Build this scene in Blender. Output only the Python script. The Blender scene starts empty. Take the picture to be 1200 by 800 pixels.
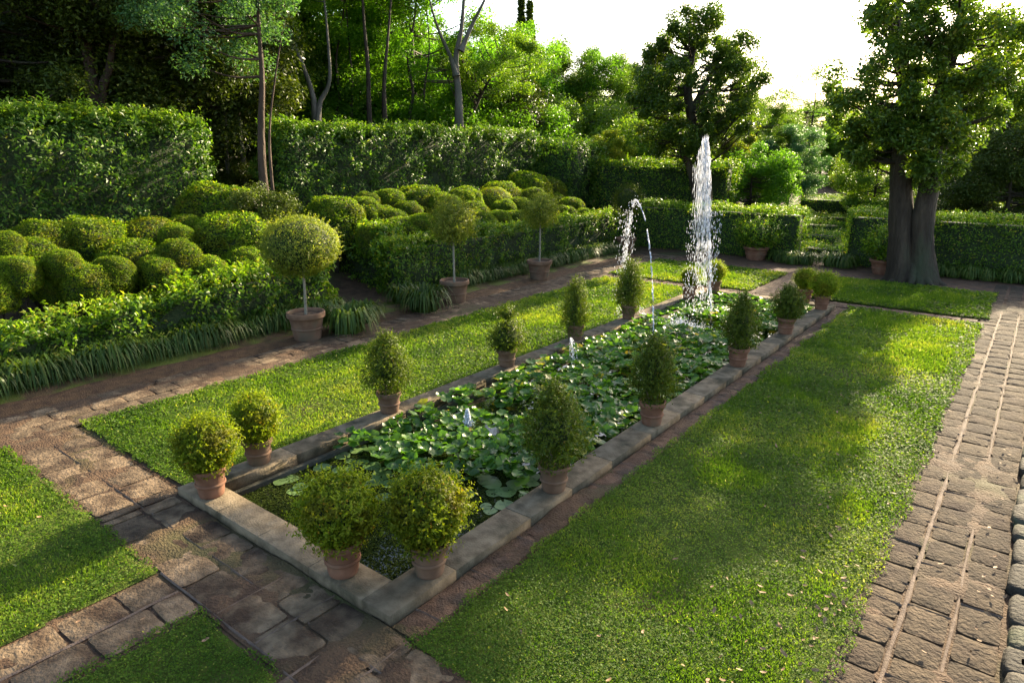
import bpy, bmesh, math
import numpy as np
from mathutils import Vector

# ------------------------------------------------------------------ camera, light, exposure
S = bpy.context.scene
COL = S.collection
PITCH = math.radians(15.887); YAW = math.radians(38.105); H = 3.3; F = 780.0
cam = bpy.data.cameras.new('camera'); camo = bpy.data.objects.new('camera', cam); COL.objects.link(camo)
cam.lens = 23.4; cam.sensor_width = 36; cam.clip_end = 1000
camo.location = (0, 0, H); camo.rotation_euler = (math.pi/2 - PITCH, 0, YAW)
S.camera = camo
SUN_EL = math.radians(23); SUN_AZ = math.radians(2)     # azimuth east of +Y
w = bpy.data.worlds.new('World'); S.world = w; w.use_nodes = True
nt = w.node_tree; bg = nt.nodes['Background']
sky = nt.nodes.new('ShaderNodeTexSky'); sky.sky_type = 'NISHITA'; sky.sun_disc = False
sky.sun_elevation = SUN_EL; sky.sun_rotation = SUN_AZ; sky.air_density = 1.0; sky.dust_density = 2.5
nt.links.new(sky.outputs[0], bg.inputs[0]); bg.inputs[1].default_value = 0.12
sl = bpy.data.lights.new('sun', 'SUN'); slo = bpy.data.objects.new('sun', sl); COL.objects.link(slo)
sl.energy = 5.0; sl.angle = math.radians(0.6); sl.color = (1.0, 0.83, 0.56)
slo.rotation_euler = (-(math.pi/2 - SUN_EL), 0, -SUN_AZ)
S.view_settings.view_transform = 'Standard'; S.view_settings.look = 'None'
S.view_settings.exposure = 2.05; S.view_settings.gamma = 1.0; S.view_settings.use_curve_mapping = False
S.cycles.use_denoising = True
try:
    S.cycles.denoiser = 'OPENIMAGEDENOISE'; S.cycles.denoising_prefilter = 'ACCURATE'
except Exception: pass
S.cycles.max_bounces = 7; S.cycles.diffuse_bounces = 3; S.cycles.glossy_bounces = 3
S.cycles.transmission_bounces = 5; S.cycles.transparent_max_bounces = 8
S.cycles.caustics_reflective = False; S.cycles.caustics_refractive = False
S.cycles.sample_clamp_indirect = 4.0

RNG = np.random.default_rng(7)
PI = math.pi

# pixel (1200x800 survey of the photo) + distance -> real place
def ray(x, y):
    r = x-600; u = 400-y
    f = F*math.cos(PITCH)+u*math.sin(PITCH); d = -(F*math.sin(PITCH)-u*math.cos(PITCH))
    return (-f*math.sin(YAW)+r*math.cos(YAW), f*math.cos(YAW)+r*math.sin(YAW), d, f)
def ground(x, y, z=0.0):
    a = ray(x, y); k = (z-H)/a[2]; return (a[0]*k, a[1]*k, z)
def atX(x, y, c):
    a = ray(x, y); k = c/a[0]; return np.array((c, a[1]*k, H+a[2]*k))
def atY(x, y, c):
    a = ray(x, y); k = c/a[1]; return np.array((a[0]*k, c, H+a[2]*k))
def atD(x, y, D):
    a = ray(x, y); k = D/a[3]; return np.array((a[0]*k, a[1]*k, H+a[2]*k))

# ------------------------------------------------------------------ terrain
def gz(x, y):
    x = np.asarray(x, float)
    t = np.clip((-12.2-x)/4.6, 0, 1); t = t*t*(3-2*t)
    return 0.95*t
# ------------------------------------------------------------------ noise
def _h(i, j, s):
    v = np.sin(i*127.1+j*311.7+s*74.7)*43758.5453
    return v-np.floor(v)
def vnoise(x, y, s=0):
    x = np.asarray(x, float); y = np.asarray(y, float)
    i = np.floor(x); j = np.floor(y); u = x-i; v = y-j
    u = u*u*(3-2*u); v = v*v*(3-2*v)
    return (_h(i,j,s)*(1-u)+_h(i+1,j,s)*u)*(1-v)+(_h(i,j+1,s)*(1-u)+_h(i+1,j+1,s)*u)*v
def fbm(x, y, s=0):
    return 0.55*vnoise(x,y,s)+0.3*vnoise(2.1*x,2.1*y,s+3)+0.15*vnoise(4.3*x,4.3*y,s+7)
def n3(P, f, s=0):
    return (vnoise(P[:,0]*f+P[:,2]*f*.7+s, P[:,1]*f-P[:,2]*f*.6, s)+vnoise(P[:,1]*f*1.3+9+s, P[:,2]*f*1.3+P[:,0]*f*.4, s+5))*.5
def unit(v):
    return v/np.maximum(np.linalg.norm(v, axis=-1, keepdims=True), 1e-9)

# ------------------------------------------------------------------ mesh building
class MB:
    """collects faces for ONE mesh"""
    def __init__(s): s.v=[]; s.f=[]; s.n=0; s.t=[]; s.m=[]
    def add(s, V, Fc, tint=0.5, mat=0):
        V = np.asarray(V, np.float64).reshape(-1,3); Fc = np.asarray(Fc, np.int64)
        s.v.append(V); s.f.append(Fc+s.n); s.n += len(V)
        s.t.append(np.broadcast_to(np.asarray(tint, float), (len(Fc),)).copy())
        s.m.append(np.full(len(Fc), mat, np.int32))
    def mesh(s, name, mats, smooth=False):
        me = bpy.data.meshes.new(name)
        V = np.concatenate(s.v)
        tot = np.concatenate([np.full(len(f), f.shape[1]) for f in s.f])
        loops = np.concatenate([f.ravel() for f in s.f])
        start = np.concatenate([[0], np.cumsum(tot)[:-1]])
        me.vertices.add(len(V)); me.vertices.foreach_set('co', V.ravel().astype(np.float32))
        me.loops.add(len(loops)); me.loops.foreach_set('vertex_index', loops.astype(np.int32))
        me.polygons.add(len(tot)); me.polygons.foreach_set('loop_start', start.astype(np.int32))
        me.polygons.foreach_set('loop_total', tot.astype(np.int32))
        me.polygons.foreach_set('material_index', np.concatenate(s.m))
        if smooth is not False:
            sm = np.ones(len(tot), bool) if smooth is True else (np.concatenate(s.m) == smooth)
            me.polygons.foreach_set('use_smooth', sm)
        a = me.attributes.new('tint', 'FLOAT', 'FACE'); a.data.foreach_set('value', np.concatenate(s.t).astype(np.float32))
        for m in (mats if isinstance(mats, (list, tuple)) else [mats]): me.materials.append(m)
        me.update(calc_edges=True); me.validate()
        return me

def tag(o, label=None, cat=None, group=None, kind=None):
    if label: o['label'] = label
    if cat: o['category'] = cat
    if group: o['group'] = group
    if kind: o['kind'] = kind
    return o
def link(name, me, parent=None, loc=(0,0,0), rz=0, sc=None):
    o = bpy.data.objects.new(name, me); COL.objects.link(o)
    o.location = loc; o.rotation_euler = (0,0,rz)
    if sc is not None: o.scale = sc if hasattr(sc,'__len__') else (sc,sc,sc)
    if parent: o.parent = parent
    return o
def empty(name, loc, rz=0): return link(name, None, None, loc, rz)

def quads(nu, nv, wrap=False):
    i, j = np.meshgrid(np.arange(nu-1 if not wrap else nu), np.arange(nv-1), indexing='ij')
    i2 = (i+1) % nu
    return np.stack([i*nv+j, i2*nv+j, i2*nv+j+1, i*nv+j+1], -1).reshape(-1,4)
def lathe(mb, prof, n=28, c=(0,0,0), mat=0, tint=.5, wob=0.0, seed=0):
    prof = np.asarray(prof, float); a = np.linspace(0, 2*PI, n, endpoint=False)
    R = prof[:,0][None,:]*(1+wob*np.sin(a*2+seed)[:,None])
    V = np.stack([np.cos(a)[:,None]*R+c[0], np.sin(a)[:,None]*R+c[1], np.broadcast_to(prof[:,1]+c[2], R.shape)], -1).reshape(-1,3)
    mb.add(V, quads(n, len(prof), True), tint, mat)
def tube(mb, path, rad, n=8, mat=0, rough=0.0, seed=0):
    path = np.asarray(path, float); rad = np.broadcast_to(np.asarray(rad,float), (len(path),))
    T = unit(np.gradient(path, axis=0))
    ref = np.array([1.0,0.13,0.07]); A = unit(np.cross(T, ref)); B = np.cross(T, A)
    a = np.linspace(0, 2*PI, n, endpoint=False)
    k = 1+rough*np.sin(a*3+seed)[None,:]*0.5+rough*RNG.uniform(-1,1,(len(path),n))*.5
    V = path[:,None,:]+(rad[:,None]*k)[...,None]*(np.cos(a)[None,:,None]*A[:,None,:]+np.sin(a)[None,:,None]*B[:,None,:])
    V = V.transpose(1,0,2).reshape(-1,3)
    mb.add(V, quads(n, len(path), True), .5, mat)
    m = len(path)
    base = len(V)
    mb.add(np.concatenate([V.reshape(n,m,3)[:,-1], path[-1:]+T[-1:]*rad[-1]*.4]), np.array([[i,(i+1)%n,n] for i in range(n)]), .5, mat)
def spline(pts, n=12):
    pts = np.asarray(pts, float); P = np.vstack([2*pts[0]-pts[1], pts, 2*pts[-1]-pts[-2]]); out=[]
    for i in range(len(pts)-1):
        t = np.linspace(0,1,n,endpoint=False)[:,None]
        p0,p1,p2,p3 = P[i:i+4]
        out.append(.5*((2*p1)+(-p0+p2)*t+(2*p0-5*p1+4*p2-p3)*t**2+(-p0+3*p1-3*p2+p3)*t**3))
    out.append(pts[-1:]); return np.vstack(out)
def leafquads(mb, P, N, L, W, rng, lift=.5, fold=.18, tint=None, mat=0, droop=0.0):
    n = len(P); N = unit(N)
    R = rng.normal(size=(n,3)); T = unit(R-(R*N).sum(1,keepdims=True)*N)
    d = T+N*(rng.uniform(-.2,1,(n,1))*lift*2); d[:,2] -= droop; d = unit(d)
    wv = unit(np.cross(N+rng.normal(size=(n,3))*.35, d)); nn = np.cross(d, wv)
    L = (np.broadcast_to(L,(n,))*rng.uniform(.5,1.4,n))[:,None]; W = (np.broadcast_to(W,(n,))*rng.uniform(.6,1.25,n))[:,None]
    V = np.stack([P, P+d*L*.45+wv*W*.5+nn*L*fold, P+d*L, P+d*L*.45-wv*W*.5+nn*L*fold], 1).reshape(-1,3)
    Fc = np.arange(n*4).reshape(n,4)
    mb.add(V, Fc, rng.uniform(0,1,n) if tint is None else tint, mat)
def boxgeo(mb, c, s, tint=.5, mat=0, bev=0.008, top_only=False):
    """rounded-edge box, c centre of base"""
    x,y,z = c; a,b,h = s[0]/2, s[1]/2, s[2]
    rings = [(0,0,0),(0,0,h-bev),(bev*.4,bev*.4,h-bev*.4),(bev,bev,h)]
    V=[]
    for dx,dy,zz in rings:
        V += [(x-a+dx,y-b+dy,z+zz),(x+a-dx,y-b+dy,z+zz),(x+a-dx,y+b-dy,z+zz),(x-a+dx,y+b-dy,z+zz)]
    Fc=[]
    for r in range(3):
        for i in range(4): Fc.append((r*4+i, r*4+(i+1)%4, (r+1)*4+(i+1)%4, (r+1)*4+i))
    Fc.append((12,13,14,15)); Fc.append((3,2,1,0))
    mb.add(V, Fc, tint, mat)

# ------------------------------------------------------------------ materials
def newmat(name):
    m = bpy.data.materials.new(name); m.use_nodes = True; nt = m.node_tree
    return m, nt, nt.nodes, nt.links, nt.nodes['Principled BSDF'], nt.nodes['Material Output']
def ramp(nd, stops):
    r = nd.new('ShaderNodeValToRGB'); e = r.color_ramp.elements
    while len(e) > 1: e.remove(e[-1])
    e[0].position = stops[0][0]; e[0].color = (*stops[0][1],1)
    for p,c in stops[1:]:
        q = e.new(p); q.color = (*c,1)
    return r
GAIN = {'conical_box_leaf':1.05,'glossy_tree_leaf':1.9,'dark_tree_leaf':1.75,'lily_leaf':1.45,'lily_pad':1.2,'grass_blade':1.5, 'box_leaf':1.30, 'weed_leaf':.55,'bright_tree_leaf':1.1,'laurel_leaf':1.5,'yellowing_leaf':1.1,'standard_leaf':1.45,'potted_box_leaf':1.4,'bluegreen_tree_leaf':1.15,'tree_leaf':1.45,'strap_leaf':1.25}
def leafmat(name, stops, trans=.4, rough=.45, tcol=(1.9,2.0,.6), var=.25, spec=.4, patch=None):
    m, nt, nd, lk, b, out = newmat(name)
    at = nd.new('ShaderNodeAttribute'); at.attribute_name = 'tint'
    gk = GAIN.get(name, 1.45)
    stops = [(p_, tuple(min(c_*gk, .6) for c_ in q_)) for p_, q_ in stops]
    r = ramp(nd, stops); lk.new(at.outputs['Fac'], r.inputs[0])
    oi = nd.new('ShaderNodeObjectInfo'); hs = nd.new('ShaderNodeHueSaturation')
    mp = nd.new('ShaderNodeMapRange'); mp.inputs[3].default_value = 1-var; mp.inputs[4].default_value = 1+var
    lk.new(oi.outputs['Random'], mp.inputs[0]); lk.new(mp.outputs[0], hs.inputs['Value'])
    col = r.outputs[0]
    if patch:
        tc = nd.new('ShaderNodeTexCoord'); nz = nd.new('ShaderNodeTexNoise'); nz.inputs['Scale'].default_value = patch[0]
        lk.new(tc.outputs['Object'], nz.inputs['Vector'])
        rr = ramp(nd, [(.5,(0,0,0)),(.68,(1,1,1))]); lk.new(nz.outputs[0], rr.inputs[0])
        mx = nd.new('ShaderNodeMixRGB'); lk.new(rr.outputs[0], mx.inputs[0]); lk.new(col, mx.inputs[1]); mx.inputs[2].default_value = (*patch[1],1)
        mm = nd.new('ShaderNodeMath'); mm.operation='MULTIPLY'; mm.inputs[1].default_value = patch[2]; lk.new(rr.outputs[0], mm.inputs[0]); lk.new(mm.outputs[0], mx.inputs[0])
        col = mx.outputs[0]
    lk.new(col, hs.inputs['Color'])
    lk.new(hs.outputs[0], b.inputs['Base Color']); b.inputs['Roughness'].default_value = rough
    b.inputs['Specular IOR Level'].default_value = spec
    tr = nd.new('ShaderNodeBsdfTranslucent'); ml = nd.new('ShaderNodeMixRGB'); ml.blend_type='MULTIPLY'; ml.inputs[0].default_value=1
    lk.new(hs.outputs[0], ml.inputs[1]); ml.inputs[2].default_value = (*tcol,1); lk.new(ml.outputs[0], tr.inputs[0])
    mix = nd.new('ShaderNodeMixShader'); mix.inputs[0].default_value = trans
    lk.new(b.outputs[0], mix.inputs[1]); lk.new(tr.outputs[0], mix.inputs[2]); lk.new(mix.outputs[0], out.inputs[0])
    return m
def surfmat(name, c1, c2, scale=6, rough=.85, bump=.3, bscale=40, c3=None, tintvar=0.0, c3scale=1.3, c3lo=.5, c3hi=.65, coord='Object', spec=.3, detail=8, bdist=.02, stretch=None):
    m, nt, nd, lk, b, out = newmat(name)
    tc = nd.new('ShaderNodeTexCoord'); src = tc.outputs[coord]
    if stretch:
        mpg = nd.new('ShaderNodeMapping'); mpg.inputs['Scale'].default_value = (1,1,stretch); lk.new(src, mpg.inputs['Vector']); src = mpg.outputs[0]
    n1 = nd.new('ShaderNodeTexNoise'); n1.inputs['Scale'].default_value = scale; n1.inputs['Detail'].default_value = detail; lk.new(src, n1.inputs['Vector'])
    r = ramp(nd, [(.32,c1),(.68,c2)]); lk.new(n1.outputs[0], r.inputs[0]); col = r.outputs[0]
    if c3 is not None:
        n3_ = nd.new('ShaderNodeTexNoise'); n3_.inputs['Scale'].default_value = c3scale; n3_.inputs['Detail'].default_value = 5; lk.new(src, n3_.inputs['Vector'])
        r3 = ramp(nd, [(c3lo,(0,0,0)),(c3hi,(1,1,1))]); lk.new(n3_.outputs[0], r3.inputs[0])
        mx = nd.new('ShaderNodeMixRGB'); lk.new(r3.outputs[0], mx.inputs[0]); lk.new(col, mx.inputs[1]); mx.inputs[2].default_value = (*c3,1); col = mx.outputs[0]
    if tintvar:
        at = nd.new('ShaderNodeAttribute'); at.attribute_name='tint'
        mp = nd.new('ShaderNodeMapRange'); mp.inputs[3].default_value = 1-tintvar; mp.inputs[4].default_value = 1+tintvar
        hs = nd.new('ShaderNodeHueSaturation'); lk.new(at.outputs['Fac'], mp.inputs[0]); lk.new(mp.outputs[0], hs.inputs['Value']); lk.new(col, hs.inputs['Color']); col = hs.outputs[0]
    lk.new(col, b.inputs['Base Color']); b.inputs['Roughness'].default_value = rough; b.inputs['Specular IOR Level'].default_value = spec
    n2 = nd.new('ShaderNodeTexNoise'); n2.inputs['Scale'].default_value = bscale; n2.inputs['Detail'].default_value = 6; lk.new(src, n2.inputs['Vector'])
    bp = nd.new('ShaderNodeBump'); bp.inputs['Strength'].default_value = bump; bp.inputs['Distance'].default_value = bdist
    lk.new(n2.outputs[0], bp.inputs['Height']); lk.new(bp.outputs[0], b.inputs['Normal'])
    return m

M = {}
M['box'] = leafmat('box_leaf', [(0,(.032,.068,.004)),(.5,(.072,.124,.006)),(.93,(.16,.21,.014)),(1,(.20,.13,.02))], trans=.42, rough=.55, spec=.12, patch=(1.3,(.13,.085,.02),.40))
M['box_pot'] = leafmat('potted_box_leaf', [(0,(.050,.080,.004)),(.6,(.10,.138,.008)),(.94,(.17,.195,.014)),(1,(.26,.13,.02))], trans=.45, rough=.5, spec=.12, patch=(3.5,(.17,.10,.012),.4))
M['box_dark'] = leafmat('conical_box_leaf', [(0,(.030,.054,.006)),(.7,(.064,.092,.010)),(.96,(.10,.12,.015)),(1,(.14,.09,.02))], trans=.35, rough=.5, spec=.12)
M['hedge'] = leafmat('hedge_leaf', [(0,(.026,.062,.005)),(.6,(.058,.112,.007)),(.93,(.12,.18,.012)),(1,(.24,.20,.03))], trans=.42, rough=.40, var=.08, spec=.25)
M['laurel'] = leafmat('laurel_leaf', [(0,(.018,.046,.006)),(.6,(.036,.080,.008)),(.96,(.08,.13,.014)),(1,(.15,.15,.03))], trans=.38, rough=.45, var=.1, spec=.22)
M['weed'] = leafmat('weed_leaf', [(0,(.03,.05,.01)),(1,(.07,.09,.02))], trans=.1, rough=1.0, spec=0.0)
M['strap'] = leafmat('strap_leaf', [(0,(.024,.050,.008)),(.7,(.046,.080,.012)),(1,(.11,.12,.03))], trans=.28, rough=.45, spec=.2)
M['citrus'] = leafmat('standard_leaf', [(0,(.055,.080,.010)),(.6,(.10,.128,.018)),(1,(.21,.20,.035))], trans=.40, rough=.5, var=.12, spec=.15)
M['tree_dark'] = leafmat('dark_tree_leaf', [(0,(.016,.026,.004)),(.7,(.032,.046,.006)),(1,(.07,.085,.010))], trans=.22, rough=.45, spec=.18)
M['tree_mid'] = leafmat('tree_leaf', [(0,(.030,.062,.006)),(.6,(.060,.108,.009)),(1,(.13,.17,.014))], trans=.42, rough=.42, spec=.18)
M['tree_big'] = leafmat('glossy_tree_leaf', [(0,(.020,.040,.006)),(.6,(.042,.074,.009)),(.9,(.085,.115,.012)),(1,(.20,.17,.02))], trans=.42, rough=.38, spec=.3)
M['tree_bright'] = leafmat('bright_tree_leaf', [(0,(.055,.13,.010)),(.6,(.09,.19,.014)),(1,(.16,.26,.025))], trans=.55, rough=.45, tcol=(1.7,1.9,.6), spec=.18)
M['tree_blue'] = leafmat('bluegreen_tree_leaf', [(0,(.030,.075,.030)),(.6,(.055,.12,.045)),(1,(.10,.18,.07))], trans=.35, rough=.38, spec=.18)
M['tree_yellow'] = leafmat('yellowing_leaf', [(0,(.06,.10,.01)),(.55,(.13,.17,.016)),(.9,(.26,.24,.025)),(1,(.30,.15,.03))], trans=.5, rough=.42, spec=.18)
M['grass'] = leafmat('grass_blade', [(0,(.028,.058,.006)),(.45,(.056,.098,.010)),(.8,(.104,.140,.018)),(.96,(.17,.17,.03)),(1,(.26,.24,.12))], trans=.42, rough=.6, var=0, spec=.12)
M['lily'] = leafmat('lily_leaf', [(0,(.024,.062,.008)),(.6,(.046,.102,.012)),(.93,(.085,.15,.02)),(1,(.25,.18,.03))], trans=.42, rough=.33, var=.3, spec=.35)
M['pad'] = leafmat('lily_pad', [(0,(.045,.085,.025)),(.7,(.085,.135,.042)),(1,(.13,.16,.055))], trans=.1, rough=.4, var=.25, spec=.35)
M['core'] = surfmat('twigs', (.012,.022,.005), (.03,.045,.012), scale=18, bump=.8, bscale=30)
M['bark'] = surfmat('bark', (.022,.015,.009), (.062,.045,.029), scale=5, bump=.9, bscale=16, c3=(.045,.050,.026), c3scale=1.6, bdist=.09, stretch=.22)
M['bark_pale'] = surfmat('pale_bark', (.085,.073,.055), (.17,.15,.12), scale=5, bump=.6, bscale=16, c3=(.07,.07,.04), c3scale=2.5, bdist=.05, stretch=.4)
M['bark_red'] = surfmat('reddish_bark', (.034,.020,.012), (.082,.051,.032), scale=5, bump=.9, bscale=16, bdist=.06, stretch=.25)
M['stem'] = surfmat('stem_bark', (.16,.14,.10), (.26,.23,.17), scale=20, bump=.4, bscale=60)
M['terracotta'] = surfmat('terracotta', (.13,.058,.032), (.22,.105,.062), scale=7, rough=.9, bump=.25, bscale=60, c3=(.15,.10,.062), c3scale=4, c3lo=.52, c3hi=.72, bdist=.006)
M['terracotta_old'] = surfmat('weathered_terracotta', (.115,.062,.037), (.195,.115,.070), scale=6, rough=.92, bump=.3, bscale=50, c3=(.07,.065,.042), c3scale=3, c3lo=.5, c3hi=.72, bdist=.006)
M['soil'] = surfmat('soil', (.035,.022,.013), (.10,.062,.038), scale=25, bump=.9, bscale=70)
M['earth'] = surfmat('earth', (.038,.020,.010), (.098,.056,.028), scale=5, bump=1, bscale=45, c3=(.06,.065,.018), c3scale=.6, c3lo=.52, c3hi=.7, bdist=.03)
M['earth_red'] = surfmat('brick_earth', (.062,.031,.016), (.140,.080,.046), scale=9, bump=1, bscale=55, c3=(.055,.036,.024), c3scale=3.5, bdist=.02)
M['earth_rust'] = surfmat('rusty_earth', (.052,.024,.009), (.125,.066,.026), scale=7, bump=1, bscale=50, c3=(.055,.060,.010), c3scale=1.1, c3lo=.60, c3hi=.72, bdist=.03)
M['moss'] = surfmat('mossy_earth', (.045,.026,.010), (.10,.060,.024), scale=7, bump=.8, bscale=60, c3=(.085,.100,.010), c3scale=1.6, c3lo=.40, c3hi=.56, bdist=.02)
M['slab'] = surfmat('tufa_slab', (.066,.044,.024), (.175,.122,.072), scale=9, rough=.95, bump=1, bscale=38, c3=(.036,.020,.010), c3scale=3.2, c3lo=.46, c3hi=.66, tintvar=.32, bdist=.022)
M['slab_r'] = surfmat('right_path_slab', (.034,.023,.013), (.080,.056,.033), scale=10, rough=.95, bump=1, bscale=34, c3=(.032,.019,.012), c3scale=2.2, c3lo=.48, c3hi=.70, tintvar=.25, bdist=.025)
M['mortar'] = surfmat('mortar', (.090,.060,.042), (.155,.110,.080), scale=12, bump=.6, bscale=60, c3=(.11,.075,.05), c3scale=3, c3lo=.55, c3hi=.68)
M['coping'] = surfmat('coping_stone', (.105,.080,.050), (.205,.160,.104), scale=9, rough=.9, spec=.12, bump=.5, bscale=55, c3=(.045,.040,.024), c3scale=3.2, c3lo=.50, c3hi=.72, tintvar=.14, bdist=.02)
M['basin'] = surfmat('basin_wall', (.03,.03,.02), (.07,.065,.045), scale=6, rough=.8, bump=.5)
M['lawn'] = surfmat('lawn_base', (.040,.066,.010), (.085,.115,.018), scale=9, rough=1, bump=1, bscale=70, c3=(.115,.090,.045), c3scale=.9, c3lo=.57, c3hi=.72, spec=.1, bdist=.03)
M['deadleaf'] = surfmat('dead_leaf', (.15,.065,.028), (.30,.19,.10), scale=3, rough=.7, bump=.1, coord='Object')
M['rock'] = surfmat('rubble_stone', (.018,.015,.010), (.050,.041,.028), scale=8, bump=1, bscale=30, c3=(.06,.065,.035), c3scale=3)
M['brass'] = surfmat('nozzle_metal', (.10,.08,.05), (.2,.16,.1), rough=.4)

m, nt, nd, lk, b, out = newmat('pool_water')
b.inputs['Base Color'].default_value = (.012,.018,.008,1); b.inputs['Roughness'].default_value = .04; b.inputs['IOR'].default_value = 1.33
nz = nd.new('ShaderNodeTexNoise'); nz.inputs['Scale'].default_value = 9; bp = nd.new('ShaderNodeBump'); bp.inputs['Strength'].default_value=.2; bp.inputs['Distance'].default_value=.01
lk.new(nz.outputs[0], bp.inputs['Height']); lk.new(bp.outputs[0], b.inputs['Normal']); M['water'] = m
m, nt, nd, lk, b, out = newmat('water_drop')
b.inputs['Base Color'].default_value = (.86,.88,.9,1); b.inputs['Roughness'].default_value = .15; b.inputs['IOR'].default_value = 1.33
tr = nd.new('ShaderNodeBsdfTranslucent'); tr.inputs[0].default_value = (.95,.96,1,1); mix = nd.new('ShaderNodeMixShader'); mix.inputs[0].default_value=.65
lk.new(b.outputs[0], mix.inputs[1]); lk.new(tr.outputs[0], mix.inputs[2]); lk.new(mix.outputs[0], out.inputs[0]); M['drop'] = m

# ------------------------------------------------------------------ ground sheet (with the pool cut out)
PX0, PX1, PY0, PY1 = -6.32, -3.20, 2.65, 15.55; CW = .30; CH = .09
IX0, IX1, IY0, IY1 = PX0+CW, PX1-CW, PY0+CW, PY1-CW
xs = np.unique(np.concatenate([[-300,-150,-80,-50,-35,-25], np.arange(-20,-12,.4), [-12,-9,IX0-.05,IX1+.05,0,6,20,60,150,300]]))
ys = np.unique(np.concatenate([[-100,-30,-10,-4,0,IY0-.05,6,10,IY1+.05,20,30,45,80,150,300]]))
mb = MB(); X, Y = np.meshgrid(xs, ys, indexing='ij'); Z = gz(X,Y)-.012
Fq = quads(len(xs), len(ys)); V = np.stack([X,Y,Z],-1).reshape(-1,3)
c = V[Fq].mean(1); keep = ~((c[:,0]>IX0-.05)&(c[:,0]<IX1+.05)&(c[:,1]>IY0-.05)&(c[:,1]<IY1+.05))
mb.add(V, Fq[keep]); tag(link('ground', mb.mesh('ground', M['earth'])), kind='structure')

def sheet(name, x0,x1,y0,y1,z,mat, amp=0.0, step=.25, wig=.0):
    nx = max(2,int((x1-x0)/step)+1); ny = max(2,int((y1-y0)/step)+1)
    X,Y = np.meshgrid(np.linspace(x0,x1,nx), np.linspace(y0,y1,ny), indexing='ij')
    ex = np.minimum(X-x0, x1-X); ey = np.minimum(Y-y0, y1-Y); e = np.clip(np.minimum(ex,ey)/.25,0,1)
    Z = z+amp*(fbm(X*1.3,Y*1.3)*e)
    if wig:
        X = X+wig*(vnoise(X*2,Y*2,3)-.5)*2; Y = Y+wig*(vnoise(X*2,Y*2,8)-.5)*2
    mb = MB(); mb.add(np.stack([X,Y,Z],-1).reshape(-1,3), quads(nx,ny))
    return tag(link(name, mb.mesh(name, mat, True)), kind='structure')
LAWNS = [ # x0,x1,y0,y1
 ('lawn', -2.93,-.56, 2.62,15.75), ('lawn', -9.05,-6.36, 2.78,15.6), ('lawn', -8.9,-5.18,-1.2,1.92), ('lawn', -4.42,-3.40,-1.2,1.86),
 ('lawn', -9.25,-5.35,16.25,19.35), ('lawn', -4.05,-.55,16.35,19.5)]
for i,(n,a,b_,c_,d_) in enumerate(LAWNS): sheet(n,a,b_,c_,d_,.004,M['lawn'],amp=.02,wig=.03)
sheet('moss_strip', -11.4,-10.62,-2,20,.006,M['moss'],amp=.08,wig=.1)
sheet('left_verge', -10.75,-10.02,-2,20,.002,M['earth_rust'],amp=.05,wig=.04)
sheet('brick_strip', -3.19,-2.94,2.66,15.7,.0,M['earth_red'],amp=.01)
sheet('near_path_bed', -9.1,.25,-2,2.66,-.004,M['earth'],amp=.0)
sheet('far_path_bed', -9.1,.3,19.45,21.6,.0,M['earth_red'],amp=.01)
sheet('parterre_ground',-16,14,23,75,.0,M['lawn'],amp=.05,step=1.0)
sheet('centre_path', -5.3,-4.1,16.2,22,.008,M['earth_red'],amp=.01)

# ------------------------------------------------------------------ paving
def slab(mb, x0,x1,y0,y1,z,th,rng,tint,dome=.008,ero=.02,sink=0):
    """irregular worn slab, domed top with an eroded rounded outline"""
    n=9; u=np.linspace(-1,1,n); U,Vv=np.meshgrid(u,u,indexing='ij')
    p=14.0; # square-ish to rounded
    r=np.maximum(np.abs(U),np.abs(Vv)); q=(np.abs(U)**p+np.abs(Vv)**p)**(1/p); k=np.where(q>0,r/np.maximum(q,1e-6),1)
    X=U*k; Y=Vv*k
    ang=rng.uniform(-.02,.02); cx,cy=(x0+x1)/2,(y0+y1)/2; hx,hy=(x1-x0)/2,(y1-y0)/2
    o=rng.uniform(0,100)
    er=1-ero*2.6*vnoise(X*2.4+o,Y*2.4)*(r**3)
    Xw=cx+hx*X*er*math.cos(ang)-hy*Y*math.sin(ang)*er; Yw=cy+hy*Y*er*math.cos(ang)+hx*X*er*math.sin(ang)
    tx,ty=rng.uniform(-.006,.006,2)
    Z=z+th-(r**10)*.006+dome*.35*(1-r*r)+(fbm(U*2.5+o,Vv*2.5+o)-.5)*.012+tx*U*.6+ty*Vv*.6-.006*sink
    V=np.stack([Xw,Yw,Z],-1).reshape(-1,3); mb.add(V,quads(n,n),tint)
    ring=[i*n for i in range(n)]+[(n-1)*n+j for j in range(1,n)]+[i*n+n-1 for i in range(n-2,-1,-1)]+[j for j in range(n-2,0,-1)]
    T=V[ring]; B=T.copy(); B[:,2]=z-.01; m_=len(ring)
    mb.add(np.vstack([T,B]), [(i,m_+i,m_+(i+1)%m_,(i+1)%m_) for i in range(m_)], tint)
def paving(name, cols, y0, y1, dy, mat, z=0., th=.02, seed=1, vertical=True, gap=.007, miss=0.0, skip=None, jit=.25):
    rng=np.random.default_rng(seed); mb=MB()
    for a,b_ in cols:
        y=y0-rng.uniform(0,dy*.7)
        while y<y1:
            d=dy*rng.uniform(1-jit,1+jit); ya,yb=max(y,y0),min(y+d,y1)
            if yb-ya>.08 and rng.uniform()>miss:
                r=(a+gap,b_-gap,ya+gap*rng.uniform(.5,1.6),yb-gap)
                if not vertical: r=(r[2],r[3],r[0],r[1])
                slab(mb,*r,z,th*.62,rng,rng.uniform(0,1))
            y+=d
    return tag(link(name, mb.mesh(name,mat,True)), kind='structure')
paving('right_path', [(-.62,-.335),(-.295,-.02),(.012,.285)], -2, 21, .36, M['slab_r'], z=.0, th=.022, seed=3, jit=.18)
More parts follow.
